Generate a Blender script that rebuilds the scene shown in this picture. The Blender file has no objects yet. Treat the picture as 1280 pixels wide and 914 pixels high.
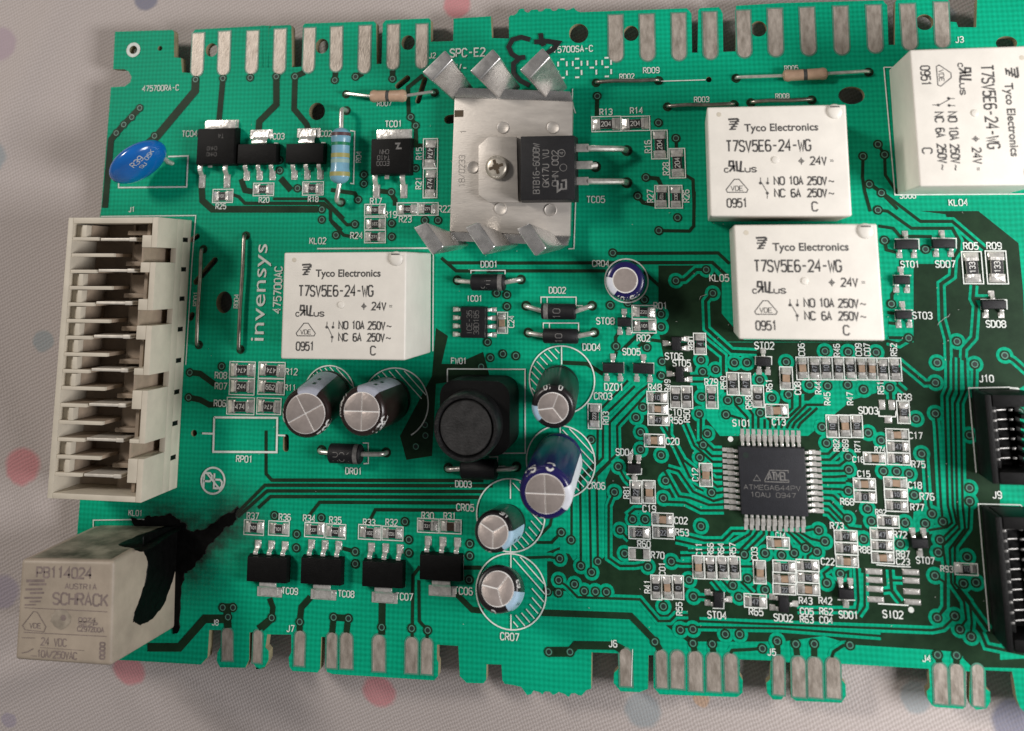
import bpy, bmesh, math, random
from mathutils import Vector, Matrix, Quaternion
random.seed(7)
R = math.radians
S = 0.1                                    # mesh data is written in millimetres; one Blender unit is a centimetre
# positions on the board, in millimetres from its middle
CAM_LOC = (27.36,12.73,164.37)
CAM_ROT = ((0.982561,0.031079,0.183326),(0.003153,0.983006,-0.183544),(-0.185915,0.180922,0.965766))
CAM_LENS = 36.4552
CAM_SHIFT = (0.02279,-0.28369)
OUTLINE = [(-71.52,53.94),(-60.51,53.83),(-60.14,53.48),(-59.85,48.9),(-58.55,48.73),(-58.18,46.17),(-56.33,45.95),(-56.64,53.14),(-56.16,53.73),(-43.98,53.89),(-43.59,53.55),(-43.19,46.49),(-42.27,46.46),(-42.51,53.51),(-42.19,53.82),(-44.04,53.98),(-43.6,53.63),(-43.28,46.49),(-42.37,46.46),(-42.43,53.38),(-42.03,53.81),(-38.63,53.83),(-38.37,53.5),(-38.0,46.39),(-36.28,46.42),(-36.31,53.54),(-36.0,53.97),(-23.66,53.85),(-23.25,53.44),(-23.0,46.44),(-22.13,46.45),(-22.09,53.39),(-21.58,53.96),(-14.06,53.96),(-13.74,53.6),(-13.69,49.93),(-9.88,49.9),(-9.83,53.75),(-3.5,53.87),(-3.29,50.15),(-0.44,49.96),(-0.51,53.51),(-0.25,53.88),(0.43,53.89),(0.89,54.22),(1.2,54.83),(1.96,54.95),(2.26,54.39),(2.79,54.22),(3.32,54.66),(4.23,54.69),(4.53,54.37),(5.06,54.35),(5.59,54.79),(6.42,54.75),(6.79,54.35),(7.32,54.33),(7.77,54.69),(8.67,54.65),(9.04,54.33),(9.68,54.45),(10.24,54.74),(10.76,54.18),(11.35,53.92),(28.43,53.82),(28.74,53.47),(29.15,52.92),(29.02,46.54),(29.87,46.51),(30.2,53.4),(30.5,53.76),(33.42,53.78),(33.72,53.4),(34.01,52.71),(33.85,46.51),(35.74,46.51),(36.1,53.89),(42.77,54.03),(58.31,53.77),(58.54,53.32),(58.86,53.02),(58.65,46.69),(59.55,46.66),(60.05,53.33),(60.24,53.75),(67.45,53.64),(67.76,53.41),(67.64,50.01),(68.67,49.86),(68.87,49.07),(71.42,48.97),(71.9,53.43),(75.49,53.48),(85.03,53.39),(87.09,42.12),(78.7,-45.86),(71.05,-46.32),(70.36,-46.09),(69.64,-45.47),(69.28,-44.32),(69.12,-42.06),(68.98,-40.99),(65.61,-41.08),(65.49,-43.4),(65.98,-43.7),(65.94,-44.98),(65.35,-45.87),(64.03,-46.11),(63.34,-45.6),(63.24,-45.04),(63.61,-41.36),(63.02,-41.34),(62.77,-45.5),(62.37,-46.15),(58.77,-46.16),(58.28,-45.91),(57.81,-45.15),(57.78,-44.23),(58.26,-43.74),(58.28,-41.38),(46.72,-41.54),(46.67,-43.62),(47.12,-44.12),(47.1,-45.63),(46.41,-46.55),(40.29,-46.73),(39.63,-46.31),(39.79,-41.8),(39.07,-41.82),(38.84,-45.99),(38.37,-46.73),(37.19,-46.78),(36.42,-45.96),(36.36,-44.7),(36.94,-44.18),(37.11,-41.75),(32.82,-41.88),(32.74,-43.94),(33.15,-44.57),(33.05,-46.2),(32.31,-46.84),(21.41,-47.27),(20.59,-46.4),(20.7,-42.11),(19.98,-42.16),(19.81,-46.64),(18.56,-47.18),(15.89,-47.28),(14.86,-46.23),(14.95,-44.86),(15.62,-44.27),(15.53,-42.21),(11.75,-42.33),(11.61,-47.22),(10.88,-47.48),(10.21,-48.23),(9.68,-48.2),(9.29,-47.99),(8.75,-48.03),(8.28,-48.55),(7.75,-48.22),(6.85,-47.98),(6.49,-48.25),(6.02,-48.44),(5.55,-48.07),(4.85,-48.06),(4.47,-48.46),(3.94,-48.19),(3.17,-48.06),(2.79,-48.58),(2.18,-48.74),(1.31,-47.7),(-0.05,-47.52),(-1.16,-47.45),(-1.5,-46.98),(-1.64,-44.89),(-3.87,-44.98),(-3.9,-47.08),(-4.31,-47.61),(-6.89,-47.73),(-7.93,-46.87),(-8.21,-42.76),(-11.43,-42.78),(-11.44,-44.79),(-11.19,-45.22),(-11.23,-47.1),(-11.85,-47.73),(-27.65,-47.97),(-28.6,-47.72),(-28.92,-46.72),(-29.05,-42.82),(-29.67,-42.86),(-29.7,-47.35),(-30.12,-47.92),(-34.15,-47.97),(-34.69,-47.37),(-34.85,-46.09),(-34.44,-45.36),(-34.54,-42.84),(-38.43,-43.05),(-38.65,-44.89),(-38.1,-45.4),(-38.05,-46.63),(-38.6,-47.7),(-40.07,-48.12),(-38.84,-47.97),(-40.07,-47.86),(-40.67,-47.13),(-40.74,-45.51),(-40.49,-45.33),(-40.6,-42.89),(-41.35,-42.94),(-41.24,-46.84),(-41.82,-48.04),(-46.02,-48.26),(-46.6,-47.36),(-46.55,-46.21),(-46.1,-45.37),(-46.16,-42.91),(-48.06,-43.03),(-48.14,-46.97),(-49.22,-48.09),(-61.05,-48.29),(-71.43,-48.58),(-71.91,-29.32),(-71.8,-22.81),(-71.92,6.34),(-71.86,21.66),(-71.74,22.89),(-71.55,43.91),(-68.9,43.99),(-67.9,44.7),(-67.71,45.58),(-68.3,46.58),(-69.12,47.06),(-71.36,47.17)]
HOLES = [(-52.87,49.95,1.12,1.2),(-32.74,49.89,1.17,1.29),(-33.24,38.66,1.42,1.5),(-17.61,49.92,1.18,1.26),(11.04,50.39,1.57,1.61),(19.48,50.06,1.22,1.26),(39.41,50.01,1.25,1.25),(64.1,50.05,1.3,1.24),(52.76,38.99,1.92,1.37),(75.48,46.34,1.5,1.07),(-48.26,7.12,1.43,1.77),(-62.63,50.59,0.46,0.46),(-67.67,50.49,0.81,0.81),(31.48,42.13,0.46,0.46),(-52.36,-13.71,0.53,0.53),(-8.79,10.9,0.45,0.45),(1.47,11.06,0.45,0.45),(2.25,7.05,0.45,0.45),(12.57,7.14,0.45,0.45),(2.59,2.96,0.45,0.45),(12.86,3.11,0.45,0.45),(-30.55,-15.56,0.45,0.45),(-19.91,-15.58,0.45,0.45),(-9.96,-17.5,0.45,0.45),(0.69,-16.94,0.45,0.45),(-28.16,41.43,0.4,0.4),(-12.91,41.27,0.4,0.4),(35.66,42.18,0.4,0.4),(55.47,42.52,0.4,0.4),(13.76,42.11,0.4,0.4),(23.69,42.18,0.4,0.4),(24.93,37.94,0.4,0.4),(35.16,38.04,0.4,0.4),(37.75,38.26,0.4,0.4),(46.86,38.44,0.4,0.4),(-52.39,15.78,0.4,0.4),(-52.3,0.22,0.4,0.4),(-44.91,18.02,0.4,0.4),(-44.96,-0.38,0.4,0.4),(-28.04,38.65,0.45,0.45),(-28.49,23.38,0.45,0.45),(18.4,31.12,0.55,0.55),(13.46,28.64,0.55,0.55),(18.29,26.06,0.55,0.55)]
SLOTS = [(-19.17,42.6,-17.62,43.83,1.05),(-14.61,43.54,-15.72,39.94,0.93),(-50.25,13.97,-53.43,10.42,1.02),(-53.63,17.93,-54.54,17.36,0.87),(-53.8,5.04,-54.05,4.48,0.93),(-36.59,-13.85,-36.52,-15.55,0.99),(-10.53,36.75,-9.71,36.86,1.47)]
PADS_TOP = [(-55.47,52.97,-55.37,45.4,2.1),(-50.59,53.1,-50.43,45.44,2.08),(-45.36,52.98,-45.3,45.48,2.06),(-40.34,53.1,-40.25,45.32,2.05),(-35.02,53.09,-35.02,45.35,1.95),(-30.21,53.09,-30.09,45.39,2.01),(-25.16,53.08,-25.15,44.96,2.0),(-20.17,53.08,-20.13,45.45,1.98),(-15.22,52.95,-15.19,45.49,1.89),(17.06,53.14,16.99,45.47,2.24),(22.06,53.04,22.05,45.45,2.22),(27.11,53.01,26.99,45.39,2.13),(31.97,52.99,31.88,45.4,2.11),(37.16,53.02,37.1,45.48,2.09),(42.03,53.11,41.86,45.49,2.15),(46.87,53.08,46.82,45.5,2.13),(51.92,53.04,51.73,45.44,2.11),(56.81,53.0,56.69,45.55,2.09),(61.79,52.96,61.73,45.79,2.08),(66.68,53.03,66.43,45.98,1.99)]
PADS_LOW = [(-44.79,-47.17,-45.04,-42.51,1.7),(-39.92,-47.14,-39.95,-42.53,1.4),(-33.08,-47.1,-33.08,-42.17,1.56),(-27.89,-47.07,-27.94,-42.1,1.55),(-25.51,-47.0,-25.66,-41.96,1.88),(-20.41,-47.03,-20.53,-41.96,1.9),(-15.34,-46.94,-15.36,-41.96,1.85),(-12.99,-46.9,-12.99,-41.96,1.67),(16.69,-46.47,16.66,-41.46,1.65),(21.82,-46.31,21.79,-41.34,1.45),(24.01,-46.25,24.12,-41.28,1.82),(26.56,-46.37,26.64,-41.18,1.87),(29.11,-46.27,29.2,-41.16,1.86),(31.55,-46.1,31.58,-41.16,1.73),(38.03,-46.05,38.24,-40.96,1.47),(40.78,-46.14,40.92,-40.93,1.77),(42.99,-46.07,43.14,-40.87,1.88),(45.47,-45.95,45.61,-40.77,1.81),(59.59,-45.67,59.76,-40.55,1.71),(61.68,-45.63,61.91,-40.5,1.64),(64.36,-45.58,64.62,-40.37,1.4)]
VIAS = [(-65.71,40.07,0),(-67.11,38.5,0),(-68.53,37.22,0),(-69.85,35.76,0),(-62.58,35.1,0),(-55.54,44.8,0),(-50.48,44.85,0),(-45.47,44.81,0),(-40.73,44.86,0),(-37.36,44.76,0),(-30.24,43.91,0),(-26.61,44.38,0),(-20.17,43.83,0),(-16.92,37.31,0),(-16.04,35.85,0),(-15.89,28.82,0),(-24.7,27.9,0),(-24.66,26.4,0),(-19.97,24.97,0),(-25.57,23.8,0),(-39.43,28.79,0),(-36.17,25.78,0),(-39.5,30.51,0),(-31.8,22.26,0),(-31.74,20.58,0),(-29.22,18.05,0),(-26.04,19.81,0),(-19.79,19.93,0),(-19.74,17.77,0),(-14.27,20.38,0),(-12.07,20.37,0),(-2.42,8.93,0),(-0.78,8.7,0),(-0.78,6.91,0),(-3.86,1.42,0),(-3.41,-0.92,0),(-1.43,-0.33,0),(0.62,-0.57,0),(-4.86,-2.32,0),(13.9,39.96,0),(23.44,35.44,0),(26.09,32.93,0),(21.28,26.85,0),(19.94,23.96,0),(25.97,20.58,0),(23.06,18.61,0),(15.91,15.2,0),(25.44,11.01,1),(30.04,12.67,1),(30.9,9.17,1),(20.61,8.14,0),(18.1,7.61,0),(15.38,7.24,0),(23.07,5.99,1),(23.02,4.09,1),(16.13,1.12,0),(20.82,1.03,0),(23.05,-1.0,0),(28.81,-0.66,1),(22.89,-3.1,0),(29.02,-2.38,1),(30.93,-2.01,1),(33.7,-0.97,1),(35.52,-0.93,1),(37.26,-3.35,1),(53.86,29.63,0),(56.13,31.39,0),(56.98,29.82,0),(54.52,25.4,0),(56.17,24.08,0),(55.52,21.53,0),(56.17,17.05,0),(61.83,15.74,0),(56.54,7.82,0),(58.62,2.98,0),(65.2,2.6,1),(71.48,0.76,1),(62.28,-0.42,1),(61.84,-3.22,1),(67.36,-0.54,1),(46.79,0.91,1),(50.06,0.87,1),(53.97,0.87,1),(41.19,-0.73,1),(44.34,-3.94,1),(46.9,-4.01,1),(49.72,-3.81,1),(51.91,-4.4,1),(55.55,-4.06,1),(41.29,-5.36,1),(38.9,-5.91,1),(19.99,-7.71,1),(18.94,-9.22,1),(19.57,-11.33,1),(19.51,-13.8,1),(22.52,-14.51,1),(16.13,-16.36,1),(15.49,-20.0,1),(23.09,-18.09,1),(22.69,-20.57,1),(18.1,-23.73,1),(19.94,-23.64,1),(16.23,-25.3,1),(12.13,-12.64,0),(7.47,-26.03,0),(8.93,-27.02,0),(16.83,-28.53,1),(12.88,-29.83,0),(23.6,-29.28,1),(28.01,-24.22,1),(28.28,-8.46,1),(29.38,-11.22,1),(28.73,-12.85,1),(28.17,-14.64,1),(29.71,-19.49,1),(28.73,-6.04,1),(32.53,-6.4,1),(34.08,-6.36,1),(32.19,-8.45,1),(37.12,-8.06,1),(45.82,-9.82,1),(46.31,-12.03,1),(52.17,-10.42,1),(58.85,-8.28,1),(53.9,-11.4,1),(59.29,-13.06,1),(49.24,-13.81,1),(49.2,-15.6,1),(53.94,-15.61,1),(55.74,-15.6,1),(57.41,-15.85,1),(48.97,-18.49,1),(57.9,-18.69,1),(51.45,-20.8,1),(48.66,-22.27,1),(51.9,-22.46,1),(56.42,-22.47,1),(59.1,-22.44,1),(60.1,-21.09,1),(61.48,-22.09,1),(61.53,-7.48,1),(65.9,-10.31,1),(65.35,-17.44,1),(65.22,-19.21,1),(72.79,-7.02,0),(44.59,-24.02,1),(45.36,-25.48,1),(50.67,-24.92,1),(55.56,-25.32,1),(60.92,-24.52,1),(60.58,-26.19,1),(42.64,-26.47,1),(44.19,-26.92,1),(41.03,-27.26,1),(39.27,-27.62,1),(36.96,-27.46,1),(64.35,-26.6,1),(5.46,-42.65,0),(8.58,-42.45,0),(7.2,-29.71,1),(7.0,-32.73,1),(5.35,-34.4,0),(6.98,-34.46,0),(9.36,-33.17,1),(10.8,-34.03,1),(12.45,-34.0,1),(14.06,-33.97,1),(10.34,-30.57,1),(11.92,-31.37,1),(20.94,-40.28,0),(24.63,-38.46,1),(26.41,-38.26,1),(26.35,-40.14,0),(29.08,-40.06,0),(30.95,-38.64,1),(32.95,-38.52,1),(38.12,-39.12,1),(36.04,-40.21,0),(22.28,-35.45,1),(26.07,-31.64,1),(26.62,-33.88,1),(32.26,-32.04,1),(33.06,-33.55,1),(34.37,-31.03,1),(36.76,-32.4,1),(20.18,-30.15,1),(34.03,-27.79,1),(40.65,-39.32,0),(43.17,-39.15,0),(48.0,-38.99,0),(59.54,-39.5,0),(62.0,-39.39,0),(47.24,-29.7,1),(45.31,-31.02,1),(59.91,-29.27,1),(63.58,-30.1,1),(65.23,-29.87,1),(59.82,-34.73,1),(62.14,-34.36,1),(62.66,-36.02,1),(64.07,-36.89,1),(-34.18,-28.25,0),(-34.18,-30.25,0),(-24.57,-30.34,0),(-24.52,-32.08,0),(-16.06,-28.18,0),(-16.03,-30.08,0),(-6.5,-28.31,0),(-6.49,-30.02,0),(-6.57,-33.4,0),(-37.79,-40.6,0),(-33.21,-40.91,0),(-27.76,-39.93,0),(-25.39,-39.95,0),(-20.09,-40.88,0),(-15.38,-40.75,0),(-12.9,-40.85,0),(-37.99,-25.66,0),(-30.23,-25.65,0),(-16.72,-25.61,0),(-13.76,-11.26,0),(-13.66,-12.85,0),(-15.17,-14.53,0),(-45.96,-39.6,0),(-44.25,-39.5,0),(-45.01,-40.93,0),(-48.11,-3.11,0),(-53.65,-4.2,0),(-53.62,-8.15,0)]
POURS = [[(22.86,13.29),(30.46,13.31),(32.29,11.16),(32.1,6.18),(35.24,2.35),(55.75,2.67),(55.73,2.33),(22.92,1.93),(22.61,3.7)],[(22.92,1.81),(59.27,2.38),(60.04,13.61),(64.81,13.63),(66.23,15.01),(65.95,17.1),(65.0,20.84),(61.35,21.34),(69.57,21.28),(74.65,16.62),(74.71,9.68),(74.15,-3.12),(70.36,-5.4),(67.58,-39.63),(72.7,-38.99),(72.57,-40.4),(63.9,-40.78),(62.08,-38.98),(58.34,-38.92),(48.29,-38.95),(44.57,-38.05),(39.06,-39.13),(25.54,-39.99),(22.98,-38.33),(18.81,-35.02),(9.78,-35.54),(8.37,-34.19),(5.27,-34.36),(5.31,-28.9),(7.84,-27.88),(9.61,-30.47),(12.58,-30.32),(14.62,-28.44),(14.2,-18.35),(16.44,-13.7),(16.63,-10.24),(21.02,-6.65),(23.74,-3.1)],[(-12.2,3.47),(-10.24,2.27),(-11.23,-2.02),(-8.91,-1.98),(-4.57,-0.08),(-3.54,-3.68),(-12.09,-5.07),(-12.59,-15.85),(-16.68,-16.58),(-17.78,-13.05),(-12.75,-3.88)]]
OPENINGS = [[(27.77,-3.01),(32.08,-3.84),(31.98,-6.37),(35.37,-8.56),(41.66,-8.38),(48.17,-2.58),(54.32,-2.45),(54.17,-4.69),(50.22,-5.91),(43.78,-11.12),(31.21,-11.52),(28.99,-8.74)],[(57.68,-20.98),(60.22,-19.8),(60.35,-22.46),(57.26,-23.98)],[(7.38,-14.0),(15.93,-9.1),(15.84,-13.72),(13.98,-17.22),(13.18,-29.62),(7.23,-28.81)]]
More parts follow.
